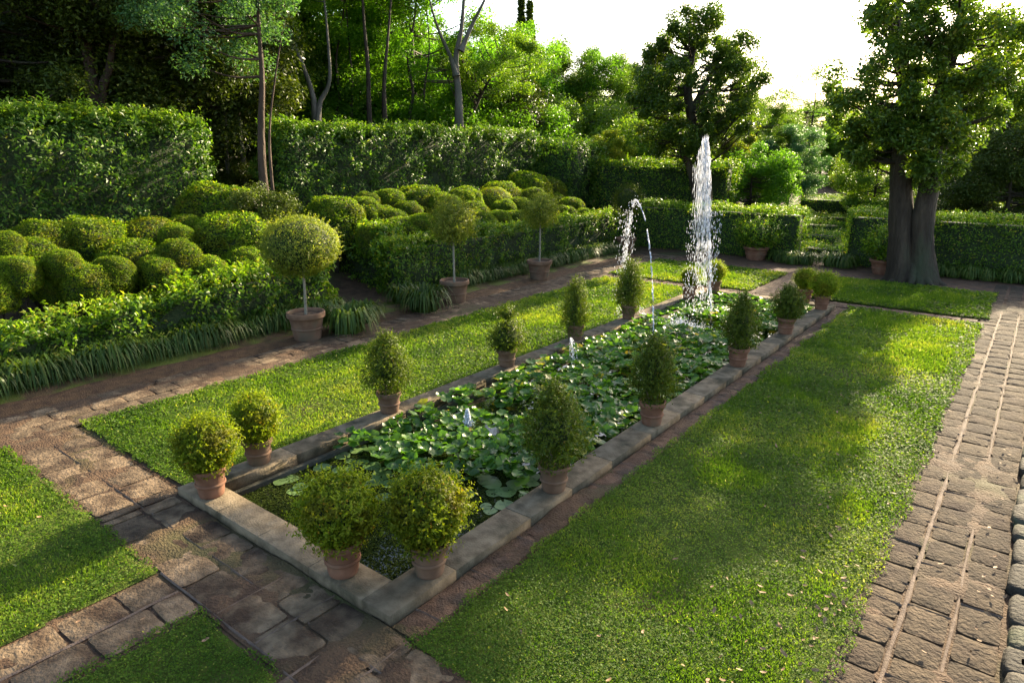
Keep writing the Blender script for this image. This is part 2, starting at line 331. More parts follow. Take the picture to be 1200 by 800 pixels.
paving('left_path', [(-9.42,-9.05),(-9.78,-9.42),(-10.05,-9.78)], -2, 20.5, .40, M['slab'], z=.0, th=.024, seed=4, miss=.06, jit=.3)
paving('near_path', [(1.95,2.32),(2.32,2.70)], -9.05, PX0-.02, .42, M['slab'], z=.0, th=.022, seed=5, vertical=False, miss=.03)
paving('pool_apron', [(1.93,2.28),(2.28,2.63)], PX0-.02, -.66, .43, M['slab'], z=.0, th=.020, seed=9, vertical=False, miss=.05)
paving('entry_path', [(-5.15,-4.80),(-4.79,-4.45)], -1.2, 1.92, .42, M['slab'], z=.0, th=.022, seed=6)
paving('entry_side_path', [(-3.36,-3.0),(-2.99,-2.6),(-2.59,-2.2),(-2.19,-1.8),(-1.79,-1.4),(-1.39,-1.0),(-.99,-.65)], -1.2, 1.92, .42, M['slab'], z=.0, th=.022, seed=7)
paving('far_path', [(15.80,16.02),(16.03,16.25)], -9.0, -.64, .42, M['earth_red'], z=.0, th=.014, seed=8, vertical=False, jit=.2)
paving('pool_side_bricks', [(-3.185,-2.94)], 2.7, 15.7, .30, M['earth_red'], z=.0, th=.012, seed=10, gap=.008)
def drift(name,x0,x1,y0,y1,z,amp,cover,seed,mat):
    st=.035; X,Y=np.meshgrid(np.arange(x0,x1,st),np.arange(y0,y1,st),indexing='ij')
    q=fbm(X*1.6+seed,Y*1.6,seed)*.6+fbm(X*6+seed,Y*6,seed+4)*.3+vnoise(X*17,Y*17,seed)*.1
    Z=z+amp*(q-(1-cover)); mb=MB(); V=np.stack([X,Y,Z],-1).reshape(-1,3); Fq=quads(*X.shape)
    keep=V[Fq][:,:,2].max(1)>.004; mb.add(V,Fq[keep]); return tag(link(name,mb.mesh(name,mat,True)),kind='structure')
drift('soil_drift',-9.1,-3.0,1.9,2.66,.012,.10,.43,3,M['earth']); drift('soil_drift',-5.2,-4.40,-.4,1.92,.012,.10,.42,4,M['earth'])
drift('soil_drift',-3.38,.28,-.4,2.62,.012,.10,.42,5,M['earth']); drift('soil_drift',-10.1,-9.0,-.5,16,.012,.10,.47,6,M['earth'])
drift('soil_drift',-.64,.29,2.6,20,.012,.10,.38,7,M['earth']); drift('soil_drift',-3.19,-2.93,2.66,15.7,.010,.10,.50,8,M['earth'])
def strips():
    mb=MB(); rng=np.random.default_rng(11)
    def strip(p0,p1,wd,z,br=.0):
        L=math.dist(p0,p1); n=max(3,int(L/.05)); t=np.linspace(0,1,n); P=np.outer(1-t,p0)+np.outer(t,p1)
        d=(np.array(p1)-p0)/L; nrm=np.array([-d[1],d[0]])
        wv=wd*(.45+1.0*fbm(P[:,0]*5+3,P[:,1]*5)); off=(vnoise(P[:,0]*3,P[:,1]*3,4)-.5)*.014
        zz=z+(vnoise(P[:,0]*9,P[:,1]*9,2)-.5)*.006-br*(vnoise(P[:,0]*1.1+P[:,1]*1.3,P[:,1]*1.1,21)>.55)
        V=np.stack([np.c_[P+nrm*(off-wv/2)[:,None],zz-.01],np.c_[P+nrm*(off)[:,None],zz+.004],np.c_[P+nrm*(off+wv/2)[:,None],zz-.01]],0).reshape(-1,3)
        mb.add(V,quads(3,n))
    strip((-.315,-1),(-.315,17.5),.036,.019,.009); strip((-.004,-1),(-.004,17.5),.026,.014,.012)
    y=0
    while y<17:
        for a,b_ in ((-.62,-.33),(-.30,-.02),(.015,.28)):
            if rng.uniform()<.55:
                yy=y+rng.uniform(-.1,.1); strip((a,yy),(b_,yy+rng.uniform(-.015,.015)),.014,.014)
        y+=.37
    strip((-4.795,-1.2),(-4.795,1.9),.024,.017); strip((-5.15,1.935),(-3.0,1.935),.022,.014,.012); strip((-3.37,-1),(-3.37,2.6),.022,.015,.01)
    strip((-9,2.315),(-2.9,2.315),.020,.013,.012)
    for x in (-3.80,-4.31,-2.98): strip((x,1.95),(x,2.62),.018,.014)
    for yy in np.arange(2.9,15.6,.62): strip((-3.19,yy),(-2.93,yy+.02),.016,.012)
    return mb
tag(link('paving_mortar', strips().mesh('paving_mortar', M['mortar'], True)), kind='structure')

# ------------------------------------------------------------------ lawns of real blades and clover
CAMP=np.array([0,0,H])
def inframe(P, m=40):
    d=P-CAMP; f=-d[:,0]*math.sin(YAW)+d[:,1]*math.cos(YAW); r=d[:,0]*math.cos(YAW)+d[:,1]*math.sin(YAW)
    z=f*math.cos(PITCH)-d[:,2]*math.sin(PITCH); u=f*math.sin(PITCH)+d[:,2]*math.cos(PITCH)
    x=600+F*r/z; y=400-F*u/z
    return (z>.5)&(x>-m*4)&(x<1200+m*4)&(y>-m)&(y<800+m*3)
def grass_field(x0,x1,y0,y1,seed):
    rng=np.random.default_rng(seed); mb=MB()
    A=(x1-x0)*(y1-y0); n=int(A*9500)
    P=np.c_[rng.uniform(x0-.09,x1+.07,n),rng.uniform(y0-.09,y1+.07,n),np.zeros(n)]
    P=P[inframe(P)]
    D=np.linalg.norm(P-CAMP,axis=1); keep=rng.uniform(0,1,len(P))<np.clip(5.5/D,.16,1)**1.15
    P=P[keep]; D=D[keep]
    e=np.minimum(np.minimum(P[:,0]-x0,x1-P[:,0]),np.minimum(P[:,1]-y0,y1-P[:,1]))
    keep=e+.09*(vnoise(P[:,0]*3.1,P[:,1]*3.1,5)-.20)+.08*(vnoise(P[:,0]*11,P[:,1]*11,6)-.5)>.0
    P=P[keep]; D=D[keep]; e=e[keep]
    patch=fbm(P[:,0]*.9,P[:,1]*.9,2); clov=fbm(P[:,0]*1.4+7,P[:,1]*1.4,12); bare=fbm(P[:,0]*.75+3,P[:,1]*.75+1,31)
    keep=rng.uniform(0,1,len(P))>np.clip((bare-.55)*4,0,.5); P,D,e,patch,clov=[a[keep] for a in (P,D,e,patch,clov)]
    P[:,2]=.012+rng.uniform(0,.012,len(P))+.016*vnoise(P[:,0]*2.2,P[:,1]*2.2,9)
    tint=np.clip(-.12+1.15*patch+.35*(bare[keep]-.4)+.12*(fbm(P[:,0]*5,P[:,1]*5,44)-.5)*4+rng.normal(0,.17,len(P)),0,.95); tint[rng.uniform(0,1,len(P))<.012]=1
    sc=np.clip(D/7.5,.75,2.4)
    up=np.tile([0,0,1.],(len(P),1)); isc=(clov+rng.normal(0,.08,len(P)))>.47
    isc|=(e<.22)&(rng.uniform(0,1,len(P))<.7)
    a=isc; Pc=P[a].copy(); Pc[:,2]+=rng.uniform(.0,.028,len(Pc))
    leafquads(mb,Pc,up[a]+rng.normal(0,.35,(a.sum(),3)),.021*sc[a],.019*sc[a],rng,lift=.12,fold=.10,tint=np.clip(tint[a]-.08,0,1))
    a=~isc; N=up[a]*.25+rng.normal(0,1,(a.sum(),3))*[1,1,.1]
    # upright blades
    Pb=P[a]; n=len(Pb); d=unit(up[a]*rng.uniform(.35,1.2,(n,1))+rng.normal(0,.45,(n,3))*[1,1,.2]); wv=unit(np.cross(d,rng.normal(size=(n,3))))
    L=(.030*sc[a]*rng.uniform(.6,1.4,n))[:,None]; W=(.0065*sc[a]*rng.uniform(.7,1.3,n))[:,None]
    Vv=np.stack([Pb-wv*W,Pb+wv*W,Pb+d*L],1).reshape(-1,3); mb.add(Vv,np.arange(3*n).reshape(n,3),tint[a])
    return mb
for i,(n,a,b_,c_,d_) in enumerate(LAWNS):
    tag(link('grass', grass_field(a,b_,c_,d_,100+i).mesh('grass',M['grass'])), [
     'dappled short grass and clover of the long lawn beside the right path','sunny mown grass strip between pool and left path',
     'clover-rich grass of the lawn in the lower left corner','small wedge of grass at the bottom edge below the stone crossing',
     'grass behind the fountain plume, short of the far hedge','shaded grass around the foot of the double-trunked tree'][i],'grass',kind='stuff')

# ------------------------------------------------------------------ the pool
pool=empty('garden_pool',(0,0,0)); tag(pool,'long rectangular stone-edged lily pool with worn grey coping','pool')
rng=np.random.default_rng(21)
def coping(a0,a1,horizontal,fixed,wide,seedz):
    L=a1-a0; n=max(1,round(L/.80)); cuts=np.linspace(a0,a1,n+1); cuts[1:-1]+=rng.uniform(-.1,.1,n-1)
    for i in range(n):
        mb=MB(); l=cuts[i+1]-cuts[i]-.006; c=(cuts[i]+cuts[i+1])/2; h=CH+.05+rng.uniform(-.002,.002); j=rng.uniform(-.002,.002)
        if horizontal: boxgeo(mb,(c,fixed+j,-.05),(l,wide,h),rng.uniform(0,1),bev=.004)
        else: boxgeo(mb,(fixed+j,c,-.05),(wide,l,h),rng.uniform(0,1),bev=.004)
        link('coping_stone', mb.mesh('coping_stone',M['coping']), pool)
coping(PX0,PX1-CW,True,PY0+CW/2,CW,0); coping(PX0,PX1-CW,True,PY1-CW/2,CW,0)
coping(PY0+CW,PY1-CW,False,PX0+CW/2,CW,0); coping(PY0,PY1,False,PX1-CW/2,CW,0)
mb=MB()
for (cx,cy,sx,sy) in ((IX0-.02,(PY0+PY1)/2,.06,IY1-IY0+.1),(IX1+.02,(PY0+PY1)/2,.06,IY1-IY0+.1)): boxgeo(mb,(cx,cy,-.45),(sx,sy,.395),bev=.004)
for (cx,cy,sx,sy) in (((PX0+PX1)/2,IY0-.02,IX1-IX0-.03,.06),((PX0+PX1)/2,IY1+.02,IX1-IX0-.03,.06)): boxgeo(mb,(cx,cy,-.45),(sx,sy,.397),bev=.004)
boxgeo(mb,(IX0+.05,(PY0+PY1)/2,-.45),(.075,IY1-IY0-.03,.43),bev=.01)
boxgeo(mb,((PX0+PX1)/2,(PY0+PY1)/2,-.6),(IX1-IX0+.2,IY1-IY0+.2,.14),bev=.004)
link('basin', mb.mesh('basin',M['basin']), pool)
WZ=-.075
mb=MB(); mb.add([(IX0,IY0,WZ),(IX1,IY0,WZ),(IX1,IY1,WZ),(IX0,IY1,WZ)],[(0,1,2,3)]); tag(link('pool_water',mb.mesh('pool_water',M['water'])),kind='structure')

# lily leaves
def lilymesh(seed, cup=.25, wav=.18, n=18, flat=False):
    rng=np.random.default_rng(seed); a=np.linspace(.16,2*PI-.16,n); ph=rng.uniform(0,6,3)
    rows=[]; V=[(0,0,0)]
    for k,rr in enumerate((.35,.7,1.0)):
        r=rr*(1+.06*np.sin(3*a+ph[0])+(.05 if not flat else .03)*np.sin(7*a+ph[1]))
        z=(cup*rr**2+wav*rr**2*np.sin(4*a+ph[2])*.6+wav*.35*rr**3*np.sin(9*a+ph[0])) if not flat else .02*rr*np.sin(3*a+ph[2])+.01
        V+= list(np.c_[r*np.cos(a),r*np.sin(a),z*np.ones_like(a)])
    mb=MB(); F3=[(0,1+i,2+i) for i in range(n-1)]; mb.add(V,F3,rng.uniform(0,.9))
    F4=[(1+k*n+i,1+(k+1)*n+i,1+(k+1)*n+i+1,1+k*n+i+1) for k in range(2) for i in range(n-1)]
    mb.f.append(np.array(F4)); mb.t.append(np.full(len(F4),mb.t[0][0])); mb.m.append(np.zeros(len(F4),np.int32))
    return mb
def lily_geo(seed,flat=False):
    m_=lilymesh(seed,flat=flat,cup=[.3,.15,-.15,.4][seed%4],wav=[.2,.12,.16,.25][seed%4]); return np.concatenate(m_.v), m_.f
lilyme=[lilymesh(s,cup=[.3,.15,-.15,.4][s%4],wav=[.2,.12,.16,.25][s%4]).mesh('lily_leaf',M['lily'],True) for s in range(8)]
padme=[lilymesh(20+s,flat=True).mesh('lily_pad',M['pad'],True) for s in range(5)]
rng=np.random.default_rng(5)
pts=[]; tries=0; cell=.093
gx=np.arange(IX0+.10,IX1-.06,cell); gy=np.arange(4.1,IY1-.08,cell)
for yy in gy:
    for xx in gx:
        x=xx+rng.uniform(-.07,.07); y=yy+rng.uniform(-.07,.07)
        edge=3.95+.9*(float(vnoise(x*1.3,y*.6,4))-.5)+(.75 if x>-4.35 else 0)+(.15 if x<-5.4 else 0)
        if y<edge: continue
        dh=math.hypot(x+4.95,y-12.15)
        if dh<.42 or (abs(y-12.2)<.3 and float(vnoise(x*3,y*3,9))>.45): continue
        if float(vnoise(x*2.2,y*2.2,14))>.86: continue
        hgt=.04+.20*float(fbm(x*1.8,y*1.8,6))+rng.uniform(-.03,.05)
        pts.append((x,y,WZ+hgt,rng.uniform(.055,.090),rng.uniform(0,2*PI),rng.normal(0,.22),rng.normal(0,.22)-.06,int(rng.integers(8))))
pts.sort(key=lambda p:p[1])
from mathutils import Euler
LL='raised dark green glossy lily leaf crowded at the near end of the pool'
for p in pts[:296]:
    o=link('lily_leaf',lilyme[p[7]],None,p[:3],0,p[3]); o.rotation_euler=(p[5],p[6],p[4])
    tag(o,LL,'lily leaf','raised lily leaves crowded at the near end of the pool')
geo=[lily_geo(s) for s in range(8)]; mb=MB()
for p in pts[296:]:
    V,Fs=geo[p[7]]; R=np.array(Euler((p[5],p[6],p[4])).to_matrix()); V2=(V*p[3])@R.T+np.array(p[:3]); tt=rng.uniform(0,1)
    k=mb.n; mb.v.append(V2); mb.n+=len(V2)
    for f in Fs: mb.f.append(f+k); mb.t.append(np.full(len(f),tt)); mb.m.append(np.zeros(len(f),np.int32))
tag(link('lily_leaves',mb.mesh('lily_leaves',M['lily'],True)),'mass of glossy lily leaves filling the middle and far pool','lily leaves',kind='stuff')
k=0
for _ in range(1500):
    x=rng.uniform(IX0+.15,IX1-.12); y=rng.uniform(3.4,5.6)
    if not((x<-4.9 and 3.5<y<4.75) or (x>-4.45 and 4.1<y<5.3) or (abs(y-4.2)<.3)): continue
    if k>=64: break
    k+=1
    o=link('lily_pad',padme[k%5],None,(x,y,WZ+.006+.0015*(k%9)),rng.uniform(0,6.2),rng.uniform(.06,.12)); tag(o,'flat pale green lily pad floating on the open water near the front of the pool','lily pad','flat lily pads on the open water')
mb=MB(); n=42000; x=rng.uniform(IX0+.02,IX1-.02,n); y=rng.uniform(IY0+.02,5.2,n); kp=fbm(x*2.4,y*2.4,3)+.25*(rng.uniform(0,1,n)-.5)>.20; P=np.c_[x,y,np.full(n,WZ+.004)][kp]
leafquads(mb,P,np.tile([0,0,1.],(len(P),1))+rng.normal(0,.25,(len(P),3)),.026,.016,rng,lift=.05,fold=.05)
tag(link('pond_weed',mb.mesh('pond_weed',M['weed'])),'dark floating weed and debris at the near end of the pool','pond weed',kind='stuff')

# ------------------------------------------------------------------ clipped foliage bodies
def ball_dirs(n,rng,zmin=-1):
    z=rng.uniform(zmin,1,n); a=rng.uniform(0,2*PI,n); s=np.sqrt(1-z*z); return np.c_[s*np.cos(a),s*np.sin(a),z]
def prof_radius(d,shape,seed,lump):
    """radius multiplier for direction d"""
    base=1+lump*(n3(d*1.0+seed,2.2,seed)-.5)*2+lump*.5*(n3(d+seed,5.5,seed+2)-.5)*2
    return base
def foliage(seed,rx,rz,n,leaf,shape='ball',lump=.07,shag=.10,sprigs=120,zmin=-1,mat='box',coret=.86,lift=.55,wratio=.55,expo=1.0):
    """leaf body centred at origin: rx, rz radii; returns MB with leaves + twiggy core"""
    rng=np.random.default_rng(seed); mb=MB()
    def body(d,k):
        s=prof_radius(d,shape,seed,lump)*k
        if shape=='cone':
            t=(d[:,2]+1)/2; wd=np.interp(t,[0,.12,.35,.7,1],[.75,.98,1.02,.80,.55]); return np.c_[d[:,0]*rx*wd*s,d[:,1]*rx*wd*s,d[:,2]*rz*s]
        if shape=='dome':
            e=.93; q=np.sign(d)*np.abs(d)**e; q[:,2]=np.where(q[:,2]<0,q[:,2]*1.7,q[:,2]); return np.c_[q[:,0]*rx*s,q[:,1]*rx*s,q[:,2]*rz*s]
        return np.c_[d[:,0]*rx*s,d[:,1]*rx*s,d[:,2]*rz*s]
    # core
    nu,nv=28,16; a=np.linspace(0,2*PI,nu,endpoint=False); ph=np.linspace(0.02,PI-.02,nv)
    A,Ph=np.meshgrid(a,ph,indexing='ij'); d=np.stack([np.sin(Ph)*np.cos(A),np.sin(Ph)*np.sin(A),np.cos(Ph)],-1).reshape(-1,3)
    d[:,2]=np.maximum(d[:,2],zmin)
    mb.add(body(d,coret),quads(nu,nv,True),.5,1)
    d=ball_dirs(n,rng,zmin); k=1-shag*rng.uniform(0,1,n)**1.3
    P=body(d,k); N=d/np.array([rx,rx,rz]); leafquads(mb,P,N,leaf,leaf*wratio,rng,lift=lift)
    if sprigs:
        d=ball_dirs(sprigs,rng,max(zmin,-.6)); m_=9; t=np.linspace(.0,1,m_)
        ln=leaf*rng.uniform(1.5,4.5,sprigs); B=body(d,.97); dd=unit(d+rng.normal(0,.25,d.shape)+[0,0,.35])
        P=(B[:,None,:]+dd[:,None,:]*(ln[:,None]*t[None,:])[...,None]).reshape(-1,3)
        leafquads(mb,P,np.repeat(dd,m_,0),leaf*.9,leaf*.5,rng,lift=.5,tint=rng.uniform(.4,1,len(P))*.95)
    return mb
def droop(mb,seed,rx,z,n,leaf):
    rng=np.random.default_rng(seed); a=rng.uniform(0,2*PI,n); r=rx*rng.uniform(.55,1.0,n); P=np.c_[r*np.cos(a),r*np.sin(a),z+rng.uniform(-.06,.05,n)]
    leafquads(mb,P,np.c_[np.cos(a),np.sin(a),np.zeros(n)],leaf,leaf*.55,rng,lift=.3,droop=.4)

# pots
def pot_meshes(rim,h,mat,name='pot',bands=1):
    b=rim*.68; prof=[(.001,.0),(b,.0),(b+.004,.012)]
    for t in np.linspace(.15,.78,6): prof.append((b+(rim*.94-b)*t**1.0+.004*math.sin(t*9),h*t))
    for k in range(bands):
        z=h*(.55-.2*k); r=b+(rim*.94-b)*(.55-.2*k); 
    prof+=[(rim*.915,h*.80),(rim*.985,h*.81),(rim*1.0,h*.83),(rim*1.0,h*.97),(rim*.985,h*.995),(rim*.95,h),(rim*.88,h*.995),(rim*.86,h*.96),(rim*.84,h*.85)]
    mb=MB(); lathe(mb,prof,32,wob=.006)
    if bands:
        z=h*.42; r=b+(rim*.94-b)*.42; lathe(mb,[(r+.002,z-.018),(r+.013,z-.008),(r+.013,z+.008),(r+.004,z+.018)],32)
    pm=mb.mesh(name,mat,True)
    mb=MB(); n=24; a=np.linspace(0,2*PI,n,endpoint=False); V=[(0,0,h*.90)]+[(rim*.845*math.cos(t),rim*.845*math.sin(t),h*.885) for t in a]
    mb.add(V,[(0,1+i,1+(i+1)%n) for i in range(n)]); sm=mb.mesh('soil',M['soil'],True)
    return pm,sm
pot_small=[pot_meshes(.165,.30,M['terracotta']),pot_meshes(.16,.28,M['terracotta_old'])]
def stems(h0,h1,r,seed,n=5):
    rng=np.random.default_rng(seed); mb=MB()
    for i in range(n):
        a=rng.uniform(0,6.3); tube(mb,spline([(0.03*math.cos(a),.03*math.sin(a),h0),(.06*math.cos(a),.06*math.sin(a),(h0+h1)/2),(r*math.cos(a),r*math.sin(a),h1)],4),np.linspace(.009,.004,9),5)
    return mb.mesh('stem',M['stem'],True)
stemme=[stems(.24,.5,.12,s) for s in range(3)]
ballme=[]
for s in range(4):
    mb=foliage(40+s,.280,.27,9000,.030,'ball',lump=.13,shag=.26,sprigs=300,coret=.70); droop(mb,60+s,.22,-.24,500,.03); ballme.append(mb.mesh('foliage',[M['box_pot'],M['core']]))
coneme=[]
for s,(rx,rz) in enumerate([(.285,.42),(.26,.40),(.235,.42),(.27,.33)]):
    mb=foliage(80+s,rx*.95,rz,6000,.032,'cone',lump=.30,shag=.45,sprigs=420,coret=.50,lift=.9,wratio=.4); droop(mb,90+s,.17,-rz*.85,350,.03); coneme.append(mb.mesh('foliage',[M['box_dark'],M['core']]))
# tiered narrow bush
mb=foliage(95,.27,.27,4200,.032,'cone',lump=.25,shag=.45,sprigs=200,coret=.7,wratio=.4); 
mb2=foliage(96,.10,.09,700,.028,'ball',lump=.25,shag=.6,sprigs=50,coret=.5); 
for V in mb2.v: V+= np.array([.02,0,.36])
for v,f,t,m_ in zip(mb2.v,mb2.f,mb2.t,mb2.m): mb.v.append(v); mb.f.append(f+mb.n); mb.t.append(t); mb.m.append(m_)
mb.n+=mb2.n; tierme=mb.mesh('foliage',[M['box_dark'],M['core']])
def potted(x,y,kind,v,sc,label,cat,group,z=CH,fz=None,fs=(1,1,1),name='potted_box',pk=0,psc=1.0):
    t=empty(name,(x,y,z),RNG.uniform(0,6.2)); tag(t,label,cat,group)
    pm,sm=pot_small[pk]; link('pot',pm,t,sc=psc); link('soil',sm,t,sc=psc); link('stem',stemme[v%3],t)
    me={'ball':ballme,'cone':coneme,'tier':[tierme]}[kind][v]
    link('foliage',me,t,(0,0,fz),0,fs)
    return t
GB='round box bushes in terracotta pots on the pool edge'; GC='shaggy upright bushes in pots along the pool sides'
for (px,py,v,fs,fz,lab,pk) in [
 ((245,580),0,0,(.96,.96,.95),.53,'round yellow-green box ball in a reddish pot on the left front corner of the pool',0),
 ((302,540),0,1,(.86,.86,.90),.50,'round box ball in a brown pot just behind the corner one, on the left edge',1),
 ((398,672),0,2,(1.02,1.02,1.02),.55,'loose round box ball left of the pair at the near corner, on the front edge',0),
 ((510,673),0,3,(1.06,1.06,1.02),.56,'largest dense box ball nearest the camera, on the right front corner',1),
 ((807,350),0,1,(.68,.68,.72),.50,'small sunlit box ball on the far left pool corner behind the fountain spray',0),
 ((836,343),0,0,(.80,.80,.80),.52,'sunlit box ball on the far edge crossed by the fountain water',0),
 ((942,354),0,2,(.82,.82,.78),.52,'box ball behind another at the far right corner of the pool',0),
 ((962,362),0,3,(.96,.96,.88),.54,'box ball in front of its pair at the far right corner of the pool',0)]:
    g=ground(px[0],px[1],CH); gx_=min(max(g[0],PX0+.14),PX1-.15); gy_=min(max(g[1],PY0+.14),PY1-.14)
    potted(gx_,gy_,'ball',v,1,lab,'potted shrub',GB,fz=fz,fs=fs,pk=pk)
for (px,kind,v,fs,fz,lab,pk) in [
 ((650,573),'cone',0,(1.05,1.05,1.0),.66,'shaggy dark upright bush in a pot, nearest on the right pool edge',1),
 ((768,497),'cone',1,(1,1,1.05),.66,'shaggy upright bush second along the right pool edge, tip crossed by a thin water jet',0),
 ((864,428),'cone',2,(1.05,1.05,1),.66,'slim upright bush third along the right pool edge',0),
 ((918,390),'cone',3,(1.05,1.05,.98),.55,'broad loose bush fourth along the right pool edge',0),
 ((451,480),'cone',0,(1.0,1.0,.92),.62,'shaggy upright bush in a brown pot, nearest on the left pool edge after the balls',1),
 ((580,425),'tier',0,(1.05,1.05,1.05),.46,'two-tiered loose bush with a small top tuft, left pool edge',1),
 ((672,397),'cone',2,(.95,.95,1.12),.55,'narrow dark upright bush over the small spray on the left pool edge',1),
 ((743,374),'cone',1,(1.05,1.05,1.25),.62,'tall bush beside the falling arc of water on the left pool edge',1)]:
    g=ground(px[0],px[1],CH); xx=PX1-.145 if g[0]>-4.5 else PX0+.15
    # keep the surveyed image direction: slide along the ray to the coping
    a=ray(px[0],px[1]); yy=g[1]
    potted(xx,yy,kind,v,1,lab,'potted shrub',GC,fz=fz,fs=fs,pk=pk)

# large pots with standards
bigpot,bigsoil=pot_meshes(.34,.52,M['terracotta_old']); bigpot2,bigsoil2=pot_meshes(.40,.42,M['terracotta'])
def standard(px,c0,c1,rx,label,seed,mat='citrus',n=7000,lump=.08,leaf=.04,shag=.2,coret=.72,name='standard_tree'):
    g=ground(*px); x,y=g[0],g[1]
    t=empty(name,(x,y,0),RNG.uniform(0,6.2)); tag(t,label,'potted tree','standard trees in big pots along the left path')
    link('pot',bigpot,t); link('soil',bigsoil,t)
    mb=MB(); rng=np.random.default_rng(seed); zc=(c0+c1)/2
    tube(mb,spline([(0,0,.44),(.015,.01,.44+(zc-.44)*.5),(-.005,0,zc)],8),np.linspace(.028,.020,17),8,rough=.1)
    for i in range(7):
        a=i*.9; tube(mb,spline([(0,0,zc-.25),(rx*.25*math.cos(a),rx*.25*math.sin(a),zc-.1),(rx*.6*math.cos(a),rx*.6*math.sin(a),zc+.1)],4),np.linspace(.012,.004,9),5)
    link('stem',mb.mesh('stem',M['stem'],True),t)
    link('crown',foliage(seed,rx,(c1-c0)/2,n,leaf,'ball',lump=lump,shag=shag,sprigs=220,mat=mat,coret=coret,wratio=.5).mesh('crown',[M[mat],M['core']]),t,(0,0,zc))
standard((361,397),1.17,2.24,.66,'largest ball-headed standard tree in a big weathered pot, left of the side path',201,n=15000,coret=.82,shag=.14,lump=.05,leaf=.036)
standard((533,354),1.30,2.28,.46,'loose-headed standard tree in a big pot, right of the side path',202,lump=.2,shag=.6,coret=.22,n=6000,leaf=.05)
standard((632,327),1.35,2.22,.44,'standard tree in a pale big pot farther along the left path',203,lump=.2,shag=.6,coret=.22,n=5200,leaf=.05)
standard((733,296),1.25,2.25,.50,'dark standard tree at the far end of the left path, behind the water arc',204,mat='box_dark',lump=.12,n=6000)
def potbush(px,rx,rz,label,seed,mat):
    g=ground(*px); t=empty('potted_bush',(g[0],g[1],0),.4); tag(t,label,'potted shrub','large potted bushes before the far hedge')
    link('pot',bigpot2,t); link('soil',bigsoil2,t); 
    mb=MB()
    for i in range(6):
        a=i*1.1; tube(mb,spline([(0,0,.36),(.1*math.cos(a),.1*math.sin(a),.55),(.3*math.cos(a),.3*math.sin(a),.85)],4),np.linspace(.014,.004,9),5)
    link('stem',mb.mesh('stem',M['stem'],True),t)
    link('foliage',foliage(seed,rx,rz,3200,.065,'ball',lump=.2,shag=.5,sprigs=110,coret=.45).mesh('foliage',[M[mat],M['core']]),t,(0,0,.80))
potbush((885,304),.72,.50,'leafy bush in a wide pot left of the central opening in the far hedge',210,'hedge')
potbush((1035,321),.55,.52,'leafy bush in a wide pot between the far hedge and the double trunk',211,'hedge')

# ------------------------------------------------------------------ domes
domeme=[foliage(300+s,1.0,1.0,15000,.078,'dome',lump=.15,shag=.12,sprigs=0,zmin=-.75,coret=.90,lift=.8,wratio=.5).mesh('foliage',[M['box'],M['core']]) for s in range(4)]
domeme_y=foliage(310,1.0,1.0,12000,.058,'dome',lump=.07,shag=.1,sprigs=60,zmin=-.75,coret=.9,lift=.4,wratio=.6).mesh('foliage',[M['box_pot'],M['core']])
domestem=MB()
for i in range(7):
    a=i*.9+.2; tube(domestem,spline([(.05*math.cos(a),.05*math.sin(a),-1.3),(.2*math.cos(a),.2*math.sin(a),-.8),(.55*math.cos(a),.55*math.sin(a),0)],4),np.linspace(.05,.02,9),6)
domestem=domestem.mesh('stem',M['bark'],True)
# px of the top, half width px, row, variant/yellow
DOMES=[(3,271,17,'middle',0,'left'),(47,258,34,'back',0,'left'),(98,254,38,'back',1,'left'),(32,281,34,'middle',2,'left'),(173,255,37,'back',4,'left'),(150,281,39,'middle',1,'left'),
 (94,307,29,'front',0,'left'),(205,282,25,'front',2,'left'),(217,251,21,'back',3,'left'),(255,215,43,'rearmost',0,'left'),(270,249,42,'middle',1,'left'),(305,250,24,'back',3,'left'),(228,272,17,'middle',2,'left'),
 (388,230,31,'middle',1,'right'),(430,225,15,'back',0,'right'),(426,232,21,'middle',2,'right'),(455,221,17,'back',3,'right'),(492,218,32,'back',1,'right'),(452,242,22,'middle',0,'right'),
 (468,256,26,'front',2,'right'),(494,250,21,'front',3,'right'),(544,219,19,'back',0,'right'),(588,213,22,'rearmost',1,'right'),(576,220,23,'back',4,'right'),(554,237,18,'middle',2,'right'),
 (562,247,19,'front',0,'right'),(608,231,17,'middle',3,'right'),(604,247,16,'front',1,'right'),(616,203,27,'rearmost',2,'right'),(641,208,20,'rearmost',0,'right'),(669,231,15,'middle',3,'right'),(662,241,13,'front',0,'right'),(636,228,17,'back',2,'right'),(684,244,9,'front',1,'right'),
 (526,240,18,'front',1,'right'),(130,262,22,'rearmost',3,'left'),(520,226,18,'middle',0,'right'),
 (128,300,22,'front',3,'left'),(182,300,20,'front',0,'left'),(238,300,24,'front',1,'left'),(70,292,18,'front',3,'left'),(205,262,18,'middle',0,'left'),(285,290,24,'front',2,'left'),(15,300,22,'front',1,'left'),(-14,318,24,'front',1,'left'),(60,318,18,'front',2,'left'),
 (437,262,18,'front',0,'right'),(478,236,16,'middle',1,'right'),(512,252,16,'front',2,'right'),(538,250,17,'front',0,'right'),(584,246,14,'front',3,'right'),(628,246,13,'front',1,'right'),(648,252,12,'front',2,'right'),(590,234,14,'middle',0,'right'),(648,226,15,'back',2,'right'),(625,220,16,'back',1,'right')]
ROWX={'front':-12.9,'middle':-14.0,'back':-15.0,'rearmost':-15.8}
ORD=['first','second','third','fourth','fifth','sixth','seventh','eighth','ninth','tenth','eleventh','twelfth','thirteenth','fourteenth']
byrow={}
for d in DOMES: byrow.setdefault((d[3],d[5]),[]).append(d)
for k in byrow: byrow[k].sort(key=lambda d:d[0])
